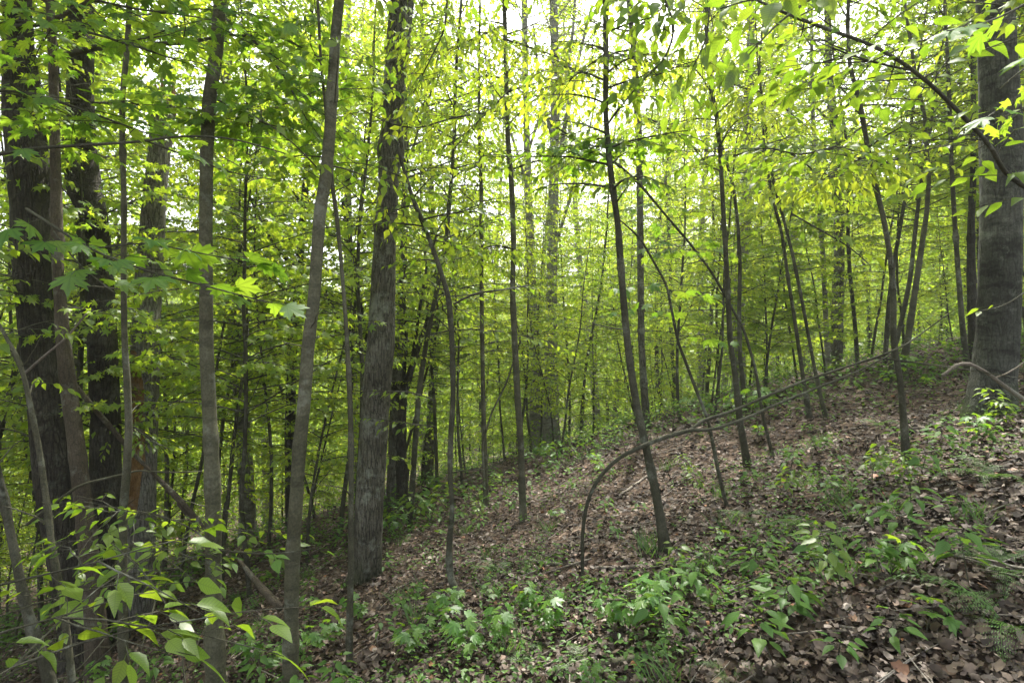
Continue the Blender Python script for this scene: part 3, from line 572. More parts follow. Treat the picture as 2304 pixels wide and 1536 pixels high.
# ------------------------------------------------------------------ overhanging branches with near leaves
def near_branch(label, lines, lsz, tpl, mat, seed, gap=.12, tw=.25, lgap=.07, r0=None, droop=.4, start=.1, extra=0):
    if isinstance(label, list):
        for k, (lb, ln) in enumerate(zip(label, lines)): near_branch(lb, [ln], lsz, tpl, mat, seed * 7 + k, gap, tw, lgap, r0, droop, start, extra)
        return
    rs = random.Random(seed); T = Tubes(); LB = Leaves(); org = None
    for l in lines:
        P, rad = px3(l); Q, rr = resample(P, rad, .04)
        if org is None: org = Q[0]
        T.add(Q, rr, 8, bump=.06, seed=seed); spray(T, LB, Q, rr.mean(), lsz, gap, tw, lgap, start=start, r=rs, droop=droop)
        for k in range(extra):
            i = rs.randrange(len(Q) // 5, len(Q)); a = rs.uniform(0, 6.28); d = unit(np.array([math.cos(a), math.sin(a), rs.uniform(-.2, .3)])); q_ = Q[i]; pts = [q_]; L = rs.uniform(.3, .8)
            for j in range(5): d = unit(d + np.array([rs.uniform(-.2, .2), rs.uniform(-.2, .2), -.04])); q_ = q_ + d * L / 5; pts.append(q_)
            spray(T, LB, pts, .004, lsz, gap, tw, lgap, start=.25, r=rs, droop=droop)
    o = link('overhanging_branch', T.mesh('branch', B_SAPD, org), None, org); tag(o, label, 'branch', 'leafy branches reaching into view')
    link('foliage', LB.mesh('foliage', tpl, mat, org), o); return o
near_branch('big maple leaf spray in front of the left trunks at mid height', [[(60,470,2.6,7),(200,560,2.4,6),(330,610,2.3,5),(450,640,2.2,4),(600,680,2.2,3)],[(200,560,2.4,4),(330,545,2.3,4),(450,570,2.2,3),(560,590,2.2,2)],[(120,520,2.6,4),(180,600,2.5,3),(260,660,2.4,3)]], .10, 'maple', M_MAPLE, 1, gap=.14, tw=.2, lgap=.085, droop=.3)
near_branch('long horizontal bare-looking branch across the left trunks', [[(-40,355,2.9,9),(60,335,2.9,8),(200,326,2.9,7),(330,318,2.9,6),(400,305,2.9,5),(520,310,3.0,4),(640,345,3.1,3)],[(330,318,2.9,4),(430,355,3.0,4),(520,390,3.1,3),(620,405,3.2,2)]], .08, 'maple', M_MAPLE, 2, gap=.3, tw=.3, lgap=.09)
near_branch(['dark maple branch in the top left corner, upper side', 'dark maple branch crossing the massive left trunk at a third of its height', 'maple branch along the very top edge at left'], [[(-60,80,3.2,11),(60,55,3.2,9),(150,60,3.2,7),(260,90,3.2,5),(380,130,3.3,3)],[(-60,200,3.4,8),(80,210,3.3,6),(220,260,3.3,5),(330,300,3.4,3)],[(-40,-60,3.2,8),(120,-20,3.2,7),(300,20,3.3,5),(450,40,3.4,3)]], .075, 'maple', M_MAPLE, 3, gap=.12, tw=.34, lgap=.07, extra=10)
near_branch('long dark branch running right from the second big trunk near the top', [[(130,130,5.8,16),(210,108,5.4,14),(300,102,5,12),(430,96,4.8,9),(500,80,4.6,6),(640,82,4.6,4),(720,140,4.6,3)]], .08, 'maple', M_MAPLE, 4, gap=.14, tw=.45, lgap=.07, extra=5)
near_branch('maple leaf spray above and between the two smooth left trunks', [[(470,20,4.6,7),(560,80,4.4,6),(640,170,4.3,5),(690,270,4.3,3)],[(480,220,4.6,6),(560,260,4.4,4),(640,300,4.3,3)]], .085, 'maple', M_MAPLE, 5, gap=.1, tw=.45, lgap=.055, extra=14)
near_branch('large dark branch arching down over the right side to the banded trunk', [[(2400,470,3.4,10),(2304,420,3.3,10),(2260,390,3.2,9.5),(2230,330,3.1,9),(2170,265,3.0,9),(2100,195,2.9,8.5),(2030,140,2.8,8),(1960,100,2.8,7.5),(1850,62,2.8,8),(1770,32,2.8,7),(1690,-5,2.8,5)],[(2060,160,2.9,6),(1980,145,2.9,5),(1900,120,2.9,4),(1830,90,2.9,3)]], .10, 'ovate', M_LEAFN, 6, gap=.16, tw=.38, lgap=.07, extra=7)
near_branch(['close maple leaves hanging in the top right corner', 'maple leaf twig just under the top right corner one', 'lowest maple twig over the banded trunk'], [[(2360,-20,1.9,7),(2290,20,1.9,5),(2210,60,1.9,4),(2130,70,1.9,3)],[(2360,120,2.0,6),(2300,150,2.0,4),(2250,200,2.0,3)],[(2340,230,2.2,4),(2270,260,2.2,3)]], .11, 'maple', M_MAPLE, 7, gap=.15, tw=.16, lgap=.09, start=.25)
near_branch('narrow long leaves hanging at the top, right of centre', [[(1900,-60,2.6,7),(1820,0,2.5,6),(1740,60,2.5,5),(1680,130,2.5,3)],[(1820,0,2.5,5),(1720,-10,2.5,4),(1620,20,2.6,3)]], .12, 'ovate', M_LEAFN, 8, gap=.12, tw=.3, lgap=.06, droop=.9)
near_branch(['drooping spray of large leaves at the top beside the mottled pole', 'drooping spray of large leaves at the top beside the kinked sapling'], [[(1480,-40,4.2,6),(1520,60,4,5),(1500,130,4,4),(1460,170,4,3)],[(1600,-20,4,5),(1590,90,3.8,4),(1560,150,3.8,3)]], .11, 'ovate', M_LEAFN, 9, gap=.1, tw=.35, lgap=.06, droop=.9, extra=5)
near_branch(['yellow-green leaf spray crossing the upper large ridged trunk', 'yellow leaf tuft hanging on the ridged trunk below its dark burl'], [[(1120,250,5.4,4),(1020,265,5.2,4),(940,290,5,3.5),(880,280,4.9,3),(820,250,4.9,2)],[(900,320,5,3),(860,420,4.9,2.5),(870,480,4.9,2)]], .085, 'ovate', M_LEAFY, 10, gap=.11, tw=.3, lgap=.06, droop=.8, extra=4)
near_branch('thin branch with bright leaves reaching right from the crooked sapling', [[(1020,685,4.7,5),(1065,660,4.7,5),(1130,652,4.7,4),(1190,642,4.7,3)]], .08, 'ovate', M_LEAFN, 11, gap=.15, tw=.25, lgap=.06)
near_branch('leafy branch in front of the bank with green and yellow leaves', [[(1780,480,3.4,4),(1850,520,3.4,3.5),(1920,560,3.3,3),(1960,600,3.3,2)]], .085, 'ovate', M_LEAFN, 12, gap=.16, tw=.2, lgap=.07, droop=.8)
near_branch('leafy twig dangling behind the big right trunk foot', [[(2330,640,4.2,4),(2260,690,4.2,3),(2200,700,4.2,2)]], .08, 'ovate', M_LEAFN, 13, gap=.15, tw=.2, lgap=.07)
near_branch('flat green leaf spray on the slope high at right', [[(1880,330,4.2,5),(1800,350,4.1,4),(1720,330,4,3),(1650,350,4,2)]], .09, 'ovate', M_LEAFN, 14, gap=.1, tw=.35, lgap=.055, droop=.4, extra=8)
near_branch('maple branch left of the diagonal sapling near the centre', [[(1500,300,4.6,5),(1420,330,4.5,4),(1330,330,4.4,3),(1260,300,4.4,2)]], .09, 'maple', M_MAPLE, 15, gap=.11, tw=.35, lgap=.065, extra=6)
TOP = [('drooping bright spray at the top between the ridged trunk and the slim straight sapling', [(1010,-40,5.6,5),(1000,70,5.4,4),(960,150,5.3,3),(930,210,5.3,2)]),
 ('leafy spray at the top above the crooked sapling', [(1130,60,6.4,5),(1060,90,6.2,4),(990,120,6.1,3),(930,110,6,2)]),
 ('yellow-green spray between the slim sapling and the centre pole', [(1150,200,6.8,5),(1110,240,6.6,4),(1050,300,6.5,3),(1000,330,6.4,2)]),
 ('bright spray reaching right from the centre pole near the top', [(1140,90,7,5),(1200,110,7,4),(1260,130,7,3),(1320,170,7,2)]),
 ('leafy spray over the forked pale tree at mid height', [(1155,380,6.9,5),(1210,360,6.8,4),(1280,370,6.8,3),(1340,400,6.8,2)]),
 ('drooping leaves left of the mottled pole at the top', [(1365,120,4.4,4),(1320,150,4.4,3),(1270,190,4.4,2)]),
 ('bright spray between the mottled pole and the kinked sapling', [(1440,260,8,5),(1490,280,7.6,4),(1550,320,7.4,3),(1600,380,7.3,2)]),
 ('leafy spray behind the kinked sapling near the top', [(1620,180,6.2,5),(1680,200,6.2,4),(1750,230,6.2,3),(1820,290,6.2,2)]),
 ('spray of small leaves above the wavy pair', [(1730,330,7.8,5),(1790,350,7.6,4),(1850,400,7.4,3),(1890,450,7.4,2)]),
 ('bright leaf spray beside the knobbly sapling', [(1960,350,4.8,4),(1900,370,4.8,3),(1830,420,4.8,2)]),
 ('leafy spray low between crooked sapling and centre pole', [(1155,560,7,4),(1110,550,7,3),(1060,570,7,2.5),(1020,590,7,2)])]
for k, (lb, l) in enumerate(TOP): near_branch(lb, [l], .085, 'ovate_lo', M_LEAFY if k % 2 else M_LEAF, 300 + k, gap=.12, tw=.45, lgap=.045, droop=.8, extra=17)
# beech-like leaves bottom left, on a small close shrub
near_branch(['close broad-leaved shrub branch low left, uppermost of its sprays', 'broad-leaved branch in the bottom left corner', 'upright broad-leaved shoot before the straight smooth left trunk', 'lowest broad-leaved twig in the bottom left corner'], [[(-60,1330,1.7,6),(60,1300,1.7,5),(200,1270,1.75,4),(330,1230,1.8,3),(420,1210,1.8,2)],[(-80,1450,1.5,6),(60,1400,1.6,5),(180,1380,1.65,4),(300,1330,1.7,3)],[(420,1560,2.0,4),(400,1400,2.1,4),(330,1290,2.1,3),(250,1220,2.2,2)],[(-80,1560,1.4,5),(40,1500,1.5,4),(120,1440,1.6,3)]], .088, 'ovate', M_LEAFN, 16, gap=.14, tw=.17, lgap=.08, droop=.35, extra=2)
near_branch('leafy low spray in front of the rotten trunk foot', [[(500,1240,3.6,4),(420,1180,3.6,3),(330,1150,3.7,2.5),(230,1150,3.8,2)],[(470,1330,3.4,3),(380,1260,3.5,3),(300,1230,3.6,2)]], .075, 'ovate', M_LEAFN, 17, gap=.12, tw=.3, lgap=.055, extra=8)
near_branch('small leafy spray against the rotten tan wood', [[(300,960,5.5,3),(340,990,5.4,3),(380,1010,5.3,2)]], .07, 'ovate', M_LEAFN, 18, gap=.08, tw=.25, lgap=.045)
near_branch('leaf spray crossing the smooth trunks at lower left', [[(480,1235,3,3),(560,1245,3,3),(640,1245,3,2.5),(720,1230,3,2)]], .085, 'ovate', M_HERB, 19, gap=.16, tw=.14, lgap=.08)
near_branch(['light leaf spray crossing the ridged trunk halfway', 'light leaf spray crossing the ridged trunk just below the halfway one'], [[(980,900,5.8,3),(920,880,5.8,3),(860,880,5.8,2.5),(830,880,5.8,2)],[(980,960,5.8,3),(900,950,5.8,2.5),(840,940,5.8,2)]], .075, 'ovate', M_LEAFN, 20, gap=.09, tw=.28, lgap=.05)

# ------------------------------------------------------------------ tree kinds of the wood behind
def sapling_proto(seed, H, r0, zlow, nb, Lb, lsz, tplname='ovate_lo', mat=None, barkm=B_SAPD, lgap=.06, gap=.17, tw=.4):
    rs = random.Random(seed); d = np.array([rs.uniform(-.06, .06), rs.uniform(-.06, .06), 1]); q = np.array([0, 0, -.15]); pts = [q]
    n = 14
    for k in range(n): d = unit(d + np.array([rs.uniform(-.09, .09), rs.uniform(-.09, .09), .10])); q = q + d * (H + .15) / n; pts.append(q)
    Q, rr = resample(np.array(pts), r0 * np.linspace(1, .2, n + 1), .15); T = Tubes(); LB = Leaves(); T.add(Q, rr, 8, bump=.06, seed=seed)
    crown_branches(T, LB, Q, rr, zlow, H, nb, Lb, lsz, seed + 5, lgap=lgap, gap=gap, tw=tw)
    return T.mesh('trunk_sapling', barkm), LB.mesh('crown_sapling', tplname, mat or M_LEAF)
def canopy_proto(seed, H, r0, zlow, nl, lsz, dens, mat, barkm, spread=3.4):
    rs = random.Random(seed); d = np.array([rs.uniform(-.04, .04), rs.uniform(-.04, .04), 1]); q = np.array([0, 0, -.2]); pts = [q]; n = 16
    for k in range(n): d = unit(d + np.array([rs.uniform(-.05, .05), rs.uniform(-.05, .05), .1])); q = q + d * H / n; pts.append(q)
    Q, rr = resample(np.array(pts), r0 * np.linspace(1, .12, n + 1) ** .8, .3); T = Tubes(); LB = Leaves(); T.add(Q, rr, 12, bump=.07, flare=.4, seed=seed)
    az = rs.uniform(0, 6.28)
    for k in range(nl):
        t = (k + rs.random()) / nl; z = zlow + (H * .97 - zlow) * t; i = int(np.argmin(abs(Q[:, 2] - z))); az += 2.4 + rs.uniform(-.4, .4)
        L = spread * (1.05 - .75 * t) * rs.uniform(.6, 1.15) * (.6 + .4 * min(1, t * 4)); d = unit(np.array([math.cos(az), math.sin(az), .45 + .5 * t])); p = Q[i]; lp = [p]
        for j in range(7):
            d = unit(d + np.array([rs.uniform(-.2, .2), rs.uniform(-.2, .2), rs.uniform(-.08, .1)])); p = p + d * L / 7; lp.append(p)
        T.add(np.array(lp), np.linspace(max(.015, rr[i] * .4), .008, 8), 6, cap=False)
        for j in range(2, 8):
            for m_ in range(2):
                a = rs.uniform(0, 6.28); dd = unit(np.array([math.cos(a), math.sin(a), rs.uniform(-.1, .5)])); e = lp[j] + dd * rs.uniform(.3, .9) * (L / 2.5)
                T.add(np.array([lp[j], (lp[j] + e) / 2 + np.array([0, 0, .06]), e]), [.009, .006, .003], 3, cap=False)
                nn = int(dens * rs.uniform(.5, 1.5)); o = rs.uniform(.5, 1)
                for _ in range(nn):
                    s_ = rs.uniform(.35, 1.1); pp = lp[j] + (e - lp[j]) * s_ + np.array([rs.gauss(0, .22), rs.gauss(0, .22), rs.gauss(0, .10)]); b = rs.uniform(0, 6.28)
                    LB.add(pp, (math.cos(b), math.sin(b), rs.uniform(-.6, .1)), (rs.gauss(0, .8), rs.gauss(0, .8), 1), lsz * rs.uniform(.7, 1.2))
    return T.mesh('trunk_tree', barkm), LB.mesh('crown_tree', 'ovate_lo', mat)
SK = dict(lgap=.043, gap=.125)
SAP = [sapling_proto(1, 4.2, .020, .5, 36, 1.35, .09, **SK), sapling_proto(2, 5.5, .028, .9, 42, 1.55, .085, tplname='maple_lo', **SK), sapling_proto(3, 7.0, .038, 1.2, 50, 1.8, .095, mat=M_LEAFY, **SK),
       sapling_proto(4, 3.0, .014, .3, 28, 1.05, .085, mat=M_LEAFY, **SK), sapling_proto(5, 6.2, .030, .7, 48, 1.7, .12, **SK), sapling_proto(6, 8.5, .045, 1.8, 56, 2.0, .10, **SK), sapling_proto(7, 5.0, .022, 1.0, 38, 1.4, .09, mat=M_LEAFY, **SK)]
POLE = [sapling_proto(11, 11, .05, 4.5, 56, 2.2, .12, barkm=B_SAP, mat=M_LEAFY, **SK), sapling_proto(12, 12, .07, 3.5, 60, 2.4, .12, barkm=B_SAP, **SK), sapling_proto(13, 9.5, .04, 3.2, 46, 1.9, .10, barkm=B_SAPD, **SK)]
UNDER = [sapling_proto(15, 9, .04, 2.6, 56, 2.3, .095, tplname='maple_lo', **SK), sapling_proto(16, 11, .05, 3.0, 64, 2.5, .10, **SK), sapling_proto(17, 8, .035, 2.2, 52, 2.1, .09, mat=M_LEAFY, **SK)]
TALL = [canopy_proto(21, 17, .17, 6.0, 30, .14, 28, M_LEAF, B_OAK), canopy_proto(22, 19, .22, 7, 32, .14, 28, M_LEAFY, B_PALE, 3.9), canopy_proto(23, 15, .13, 4.0, 32, .14, 28, M_LEAF, B_DARK), canopy_proto(24, 20, .17, 7, 34, .13, 24, M_LEAFY, B_PALE, 3.2)]

LMK = [(0, 170, 'the massive far left trunk'), (170, 300, 'the dark hollow-bend trunk'), (300, 420, 'the broken splintered trunk'), (420, 560, 'the straight smooth left trunk'), (560, 740, 'the curving smooth trunk'),
       (740, 960, 'the large ridged trunk'), (960, 1060, 'the hook-footed crooked sapling'), (1060, 1200, 'the centre pole tree'), (1200, 1350, 'the pale forked centre tree'), (1350, 1520, 'the left-leaning dark sapling'),
       (1520, 1700, 'the kinked dark sapling'), (1700, 1880, 'the close pair of wavy saplings'), (1880, 2080, 'the knobbly leaning sapling'), (2080, 2200, 'the slim stems by the banded trunk'), (2200, 2305, 'the big banded right trunk')]
def landmark(x, y):
    px = 1152 + x / max(y, .5) * F
    for a, b, s_ in LMK:
        if a <= px < b: return s_
    return 'the massive far left trunk' if px < 0 else 'the big banded right trunk'
def plant_tree(kind, name, x, y, adj, cat, grp, scale=1., tilt=.05):
    tm, cm = kind; x = float(x); y = float(y)
    band = 'close behind' if y < 11 else 'standing behind' if y < 18 else 'farther back beyond' if y < 30 else 'deep in the wood beyond'
    px = 1152 + x / max(y, .5) * F
    if y < 2 or px < -120 or px > 2424: band, lm = 'standing out of view beside', landmark(x, max(y, 3))  # trunk outside the frame; several added for the shade they cast
    else: lm = landmark(x, y)
    t = thing(name, f'{adj} {band} {lm}', cat, (x, y, g(x, y) - .03), grp)
    link('trunk', tm, t); link('crown', cm, t); t.rotation_euler = (random.uniform(-tilt, tilt), random.uniform(-tilt, tilt), random.uniform(0, 6.28)); t.scale = (scale,) * 3
    return t
taken = list(HERO_T)
SUNNY = [W(px, py, hit(px, py)) for px, py in ((1430, 1060), (1230, 1190), (880, 1290), (1850, 900))]     # canopy gaps: spots of the slope that the sun reaches
def shades(x, y, rad):
    for p in SUNNY:
        for d in (1.5, 2.5, 3.5, 4.5, 5.5, 6.5):
            if math.hypot(p[0] + d * math.sin(SUN_AZ) - x, p[1] + d * math.cos(SUN_AZ) - y) < rad: return True
    return False
def free(x, y, d):
    for a, b in taken:
        if (a - x) ** 2 + (b - y) ** 2 < d * d: return False
    taken.append((x, y)); return True
ADJ = ['slender leafy sapling', 'tall leafy sapling', 'tall yellow-green sapling', 'small yellow-green sapling', 'bushy green sapling', 'high-crowned green sapling', 'thin yellow-green sapling']
UK = ['broad-crowned understory maple', 'tall spreading understory tree', 'yellow-green spreading understory tree']
for x, y, k in [(-9.5,9,0),(-7.4,7.8,1),(-5.6,9.6,0),(-4.2,8.2,2),(-6.3,12,1),(-3.1,10.2,0),(-2.3,8.4,1),(-1.0,11.5,2),(-10.5,13,2),(-8.3,15.5,1),(-1.6,14.5,1),(.6,13,2),(4.2,11.8,2),(6.2,9.4,0),(7.6,11.6,1),(8.7,8.3,0),(10.4,10.6,1),(9.2,14.6,2),(11.6,12.8,0),(-12.8,11.5,1),(6.9,6.4,2),(4.3,3.9,0),(-7.0,5.6,0),(-3.4,7.4,0),(-1.7,9.4,1),(-.7,8.2,2),(.2,10.2,1),(1.3,12,2),(1.6,8.9,0),(-2.7,12.6,0),(-.2,15.5,2),(1.9,16,1),(3.2,14,1),(-5,14.5,0),(-8.6,10.4,1),(.9,18,2),(3.8,17.5,2),(-3.6,16,1),(7.9,13,1),(-5.3,7.6,0),(-5.9,8.0,1),(12.8,9.8,2)]:
    if shades(x, y, .8): continue
    free(x, y, 0); plant_tree(UNDER[k], 'understory_tree', x, y, UK[k], 'tree', 'spreading understory trees', random.uniform(.85, 1.1), .05)
cnt = 0; tries = 0
while cnt < 272 and tries < 9000:
    tries += 1; y = 8 + 36 * random.random() ** 1.25; x = random.uniform(-1, 1) * (y * .92 + 1.5); px = 1152 + x / y * F
    if y < 12 and 900 < px < 2304: continue
    if not free(x, y, .8): continue
    k = random.randrange(7)
    if y < 10: k = random.choice((0, 3, 6))
    plant_tree(SAP[k], 'sapling', x, y, ADJ[k], 'sapling', 'leafy saplings of the wood', random.uniform(.8, 1.25), .11); cnt += 1
# thin poles
cnt = 0; tries = 0
while cnt < 95 and tries < 6000:
    tries += 1; y = 9.5 + 30 * random.random() ** 1.5; x = random.uniform(-1, 1) * (y * .92 + 1)
    if shades(x, y, 1.) or not free(x, y, .9): continue
    k = random.choice((0, 0, 1, 2)); plant_tree(POLE[k], 'pole_tree', x, y, ['straight pole tree', 'stout pole tree', 'dark slim pole tree'][k], 'tree', 'slender pole trees of the wood', random.uniform(.8, 1.2), .06); cnt += 1
for x, y, k in [(-3.6,24,3),(1.1,27,3),(3.6,24,3),(7.6,23,3),(5.4,30,0),(10.8,29,3),(12.4,24,3),(-1.7,31,3),(.7,36,1),(9,34,1)]:
    free(x, y, 0); plant_tree(TALL[k], 'tall_tree', x, y, ['tall furrowed-bark tree', 'tall pale-barked tree', 'dark-barked tree', 'tall pale sparse-leaved tree'][k], 'tree', 'tall trees of the wood', random.uniform(.9, 1.1), .03)
for x, y, k in [(5.4,3.0,0),(-5.0,1.6,2),(-11.5,5,0),(-9.2,2.2,2),(-14,8.5,1),(10.5,6.2,0),(8.6,3,2),(13.5,9,1),(15,4.5,0),(-15,4,1),(-9,11.5,0),(-6.6,14.2,1),(-4.6,11.9,2),(-12.5,16,0),(-2.6,17.5,0),(-5.2,19,1),(-8.8,20.5,1),(9.4,16.5,0),(13.2,15,2),(11.2,12.2,2),(-7.2,3.4,0)]:  # the out-of-view ones here are added so their crowns shade the slope
    free(x, y, 0); plant_tree(TALL[k], 'tall_tree', x, y, ['tall furrowed-bark tree', 'tall pale-barked tree', 'dark-barked tree'][k], 'tree', 'tall trees of the wood', random.uniform(.9, 1.1), .03)
# tall canopy trees (their crowns shade the slope)
cnt = 0; tries = 0
while cnt < 105 and tries < 6000:
    tries += 1; y = random.uniform(6, 62); x = random.uniform(-1, 1) * (y * .8 + 9); px = 1152 + x / y * F
    if y < 14 and 60 < px < 2250: continue
    if 13 < y < 32 and random.random() < .85: continue
    gap_ = 950 < px < 1800
    if gap_ and y < 30 and random.random() < .5: continue
    if shades(x, y, 1.9) or not free(x, y, 2.8): continue
    k = random.choice((0, 1, 2)); 
    if gap_: k = 3 if random.random() < .5 else random.choice((0, 1, 2))
    plant_tree(TALL[k], 'tall_tree', x, y, ['tall furrowed-bark tree', 'tall pale-barked tree', 'dark-barked tree', 'tall pale sparse-leaved tree'][k], 'tree', 'tall trees of the wood', random.uniform(.85, 1.15), .03); cnt += 1
# far wood as one mass
n = 90000; L = Leaves(); y = rng.uniform(48, 95, n); x = rng.uniform(-1, 1, n) * (y * 1.0 + 6); hh = rng.beta(1.3, 1.6, n) * 17
den = vnoise(np.stack([x / 5, y / 9, hh / 3], 1), 21); keep = (den > -.25) & ~((abs(x / y - .22) < .28) & (hh > 13)); x, y, hh = x[keep], y[keep], hh[keep]; n = len(x); a = rng.uniform(0, 6.28, n)
L.P = np.stack([x, y, G(x, y) + hh], 1); L.D = np.stack([np.cos(a), np.sin(a), rng.uniform(-.6, .2, n)], 1); L.N = np.stack([rng.normal(0, .6, n), rng.normal(0, .6, n), np.ones(n)], 1); L.S = rng.uniform(.5, .9, n)
tag(link('distant_foliage', L.mesh('distant', 'clump', M_LEAF)), 'distant green mass of foliage closing off the wood', 'foliage', kind='stuff')

# ------------------------------------------------------------------ low green plants
def seedling_proto(seed, h, nl, lsz, tpl, mat, layers=3):
    rs = random.Random(seed); T = Tubes(); LB = Leaves(); q = np.array([0, 0, -.03]); d = np.array([rs.uniform(-.2, .2), rs.uniform(-.2, .2), 1]); pts = [q]
    for k in range(5): d = unit(d + np.array([rs.uniform(-.15, .15), rs.uniform(-.15, .15), 0])); q = q + d * (h + .03) / 5; pts.append(q)
    pts = np.array(pts); T.add(pts, np.linspace(.004, .0015, 6), 5)
    for k in range(layers):
        s_ = .45 + .55 * (k + 1) / layers; p = np.array([np.interp(s_ * 5, range(6), pts[:, j]) for j in range(3)]); a0 = rs.uniform(0, 6.28)
        for m_ in range(nl):
            a = a0 + m_ * 6.283 / nl + rs.uniform(-.4, .4); out = unit(np.array([math.cos(a), math.sin(a), rs.uniform(-.1, .35)])); e = p + out * lsz * rs.uniform(.4, .9)
            T.add(np.array([p, e]), .0012, 3, cap=False); LB.add(e, unit(out + np.array([0, 0, -.35])), unit(UP + np.array([rs.gauss(0, .25), rs.gauss(0, .25), 0])), lsz * rs.uniform(.7, 1.15))
    return T.mesh('stem_seedling', B_SAPD), LB.mesh('foliage_seedling', tpl, mat)
SEED = [(seedling_proto(31, .22, 4, .085, 'ovate', M_HERB), 'leafy seedling with oval leaves'), (seedling_proto(32, .30, 4, .10, 'ovate', M_HERB, 4), 'taller seedling with broad oval leaves'),
        (seedling_proto(33, .18, 4, .08, 'maple', M_MAPLE, 2), 'maple seedling with lobed leaves'), (seedling_proto(34, .28, 4, .085, 'maple', M_MAPLE, 3), 'larger maple seedling'),
        (seedling_proto(35, .12, 5, .06, 'ovate', M_HERB, 2), 'tiny low green plant'), (seedling_proto(36, .40, 5, .09, 'ovate', M_LEAFN, 5), 'bushy knee-high seedling')]
def fern_frond(rs, L):
    LB = Leaves(); T = Tubes(); d = unit(np.array([1, 0, 1.3])); q = np.zeros(3); pts = [q]; n = 13
    for k in range(n): d = unit(d + np.array([rs.uniform(-.02, .02), rs.uniform(-.07, .07), -.13])); q = q + d * L / n; pts.append(q)
    pts = np.array(pts); T.add(pts, np.linspace(.003, .001, n + 1), 4, cap=False)
    for k in range(2, n + 1):
        t = k / n; wl = L * .44 * (1 - t) ** .85 * min(1, .7 + t) + .008; tg = unit(pts[k] - pts[k - 1])
        for s_ in (-1, 1):
            sdv = unit(np.array([0, s_, rs.uniform(-.2, .15)]) + tg * rs.uniform(.25, .5)); m_ = max(3, int(wl / .012))
            for j in range(m_):
                f = (j + .5) / m_; p = pts[k] + sdv * wl * f + np.array([0, 0, -.15 * wl * f * f])
                for z in (-1, 1):
                    if rs.random() < .08: continue
                    LB.add(p, unit(tg * z + sdv * .5), unit(np.array([-.3, 0, 1])), .024 * rs.uniform(.75, 1.2) * (1 - .75 * f) * L / .5)
    return T, LB
FR = []
for k in range(3):
    rs = random.Random(60 + k); T, LB = fern_frond(rs, .5 + .08 * k); V0 = None
    tm = T.mesh('frond_stalk', M_FERN); lm = LB.mesh('frond_blade', 'leaflet', M_FERN); FR.append((tm, lm))
def fern(label, x, y, n, sc, a0=0.):
    t = thing('fern', label, 'fern', (x, y, g(x, y) - .01), 'ferns on the forest floor')
    for k in range(n):
        tm, lm = FR[k % 3]; s_ = link('frond', lm, t); s_.rotation_euler = (random.uniform(-.15, .15), random.uniform(-.2, .25), a0 + k * 6.283 / n + random.uniform(-.3, .3)); s_.scale = (sc * random.uniform(.8, 1.15),) * 3
        st = link('stalk', tm, s_)
    return t
for (px, py, n, sc, l) in [(1470,1330,0,1,''),(1115,1290,6,.8,'lacy fern left of the arched stem'),(1310,1510,6,.62,'small bright fern at the bottom centre edge'),(1185,1490,5,.5,'little fern left of the bottom centre fern'),
        (1640,1525,4,.5,'small fern at the bottom edge, right of centre'),(1800,1190,6,.95,'pale spreading fern in front of the right slope saplings'),(1670,1170,5,.8,'fern left of the pale spreading fern'),
        (2270,1420,5,1.15,'large dark fern filling the lower right edge'),(2250,1290,5,.95,'dark fern just above the large one at right edge'),(2230,1080,6,.9,'fern on the slope below the banded trunk'),
        (1980,960,6,.8,'fern high on the slope left of the banded trunk'),(1560,950,5,.9,'distant fern near the slope crest'),(870,1250,0,1,''),(735,1440,4,.6,'small fern near the curving smooth trunk foot'),(1640,920,5,.9,'fern on the crest behind the kinked sapling')]:
    if n:
        yy = hit(px, min(py, 1535)); p = W(px, py, yy); fern(l, p[0], p[1], n, sc * .62, random.uniform(0, 6))
proto = []
for (tm, lm), l in SEED: proto.append((tm, lm))
hand = [(1400,1420,3),(1460,1400,3),(1500,1460,1),(1440,1350,0),(1540,1330,1),(1600,1300,0),(1740,1440,1),(1800,1380,0),(1840,1300,1),(1900,1370,5),(1930,1200,0),(1880,1120,1),(1820,1080,0),(1780,1060,1),(1580,1130,5),(1560,1080,5),
        (1240,1440,3),(1060,1480,3),(1000,1450,3),(960,1400,2),(1120,1440,2),(1030,1400,3),(800,1400,3),(770,1460,3),(920,1500,3),(1000,1360,2),(1180,1390,3),(1100,1360,2),(860,1290,0),(1130,1120,5),(1100,1110,5),(1080,1180,5),
        (1530,1380,1),(1640,1380,0),(2000,1330,1),(2060,1240,0),(2130,1180,1),(2180,1330,1),(2080,1450,2),(1980,1480,0),(1880,1500,0),(1750,1520,1),(1960,1090,5),(2050,1120,5),(1900,1060,0),(1840,1020,1),
        (2240,980,5),(2200,1010,1),(2280,960,5),(1800,980,0),(1700,1090,0),(1750,1130,5),(1300,1040,5),(1230,1060,0),(1450,1160,0),(1500,1330,5),(640,1500,3),(700,1380,2),(560,1500,3),(930,1350,2)]
used = set()
PL = [(0, 620, 'by the left smooth trunks'), (620, 860, 'near the curving smooth trunk'), (860, 1060, 'near the ridged trunk foot'), (1060, 1250, 'left of the arched stem'), (1250, 1420, 'under the arched stem'), (1420, 1580, 'at the leaning dark sapling foot'), (1580, 1760, 'below the kinked sapling'), (1760, 1960, 'on the slope below the wavy pair'), (1960, 2120, 'around the knobbly sapling foot'), (2120, 2400, 'below the banded trunk')]
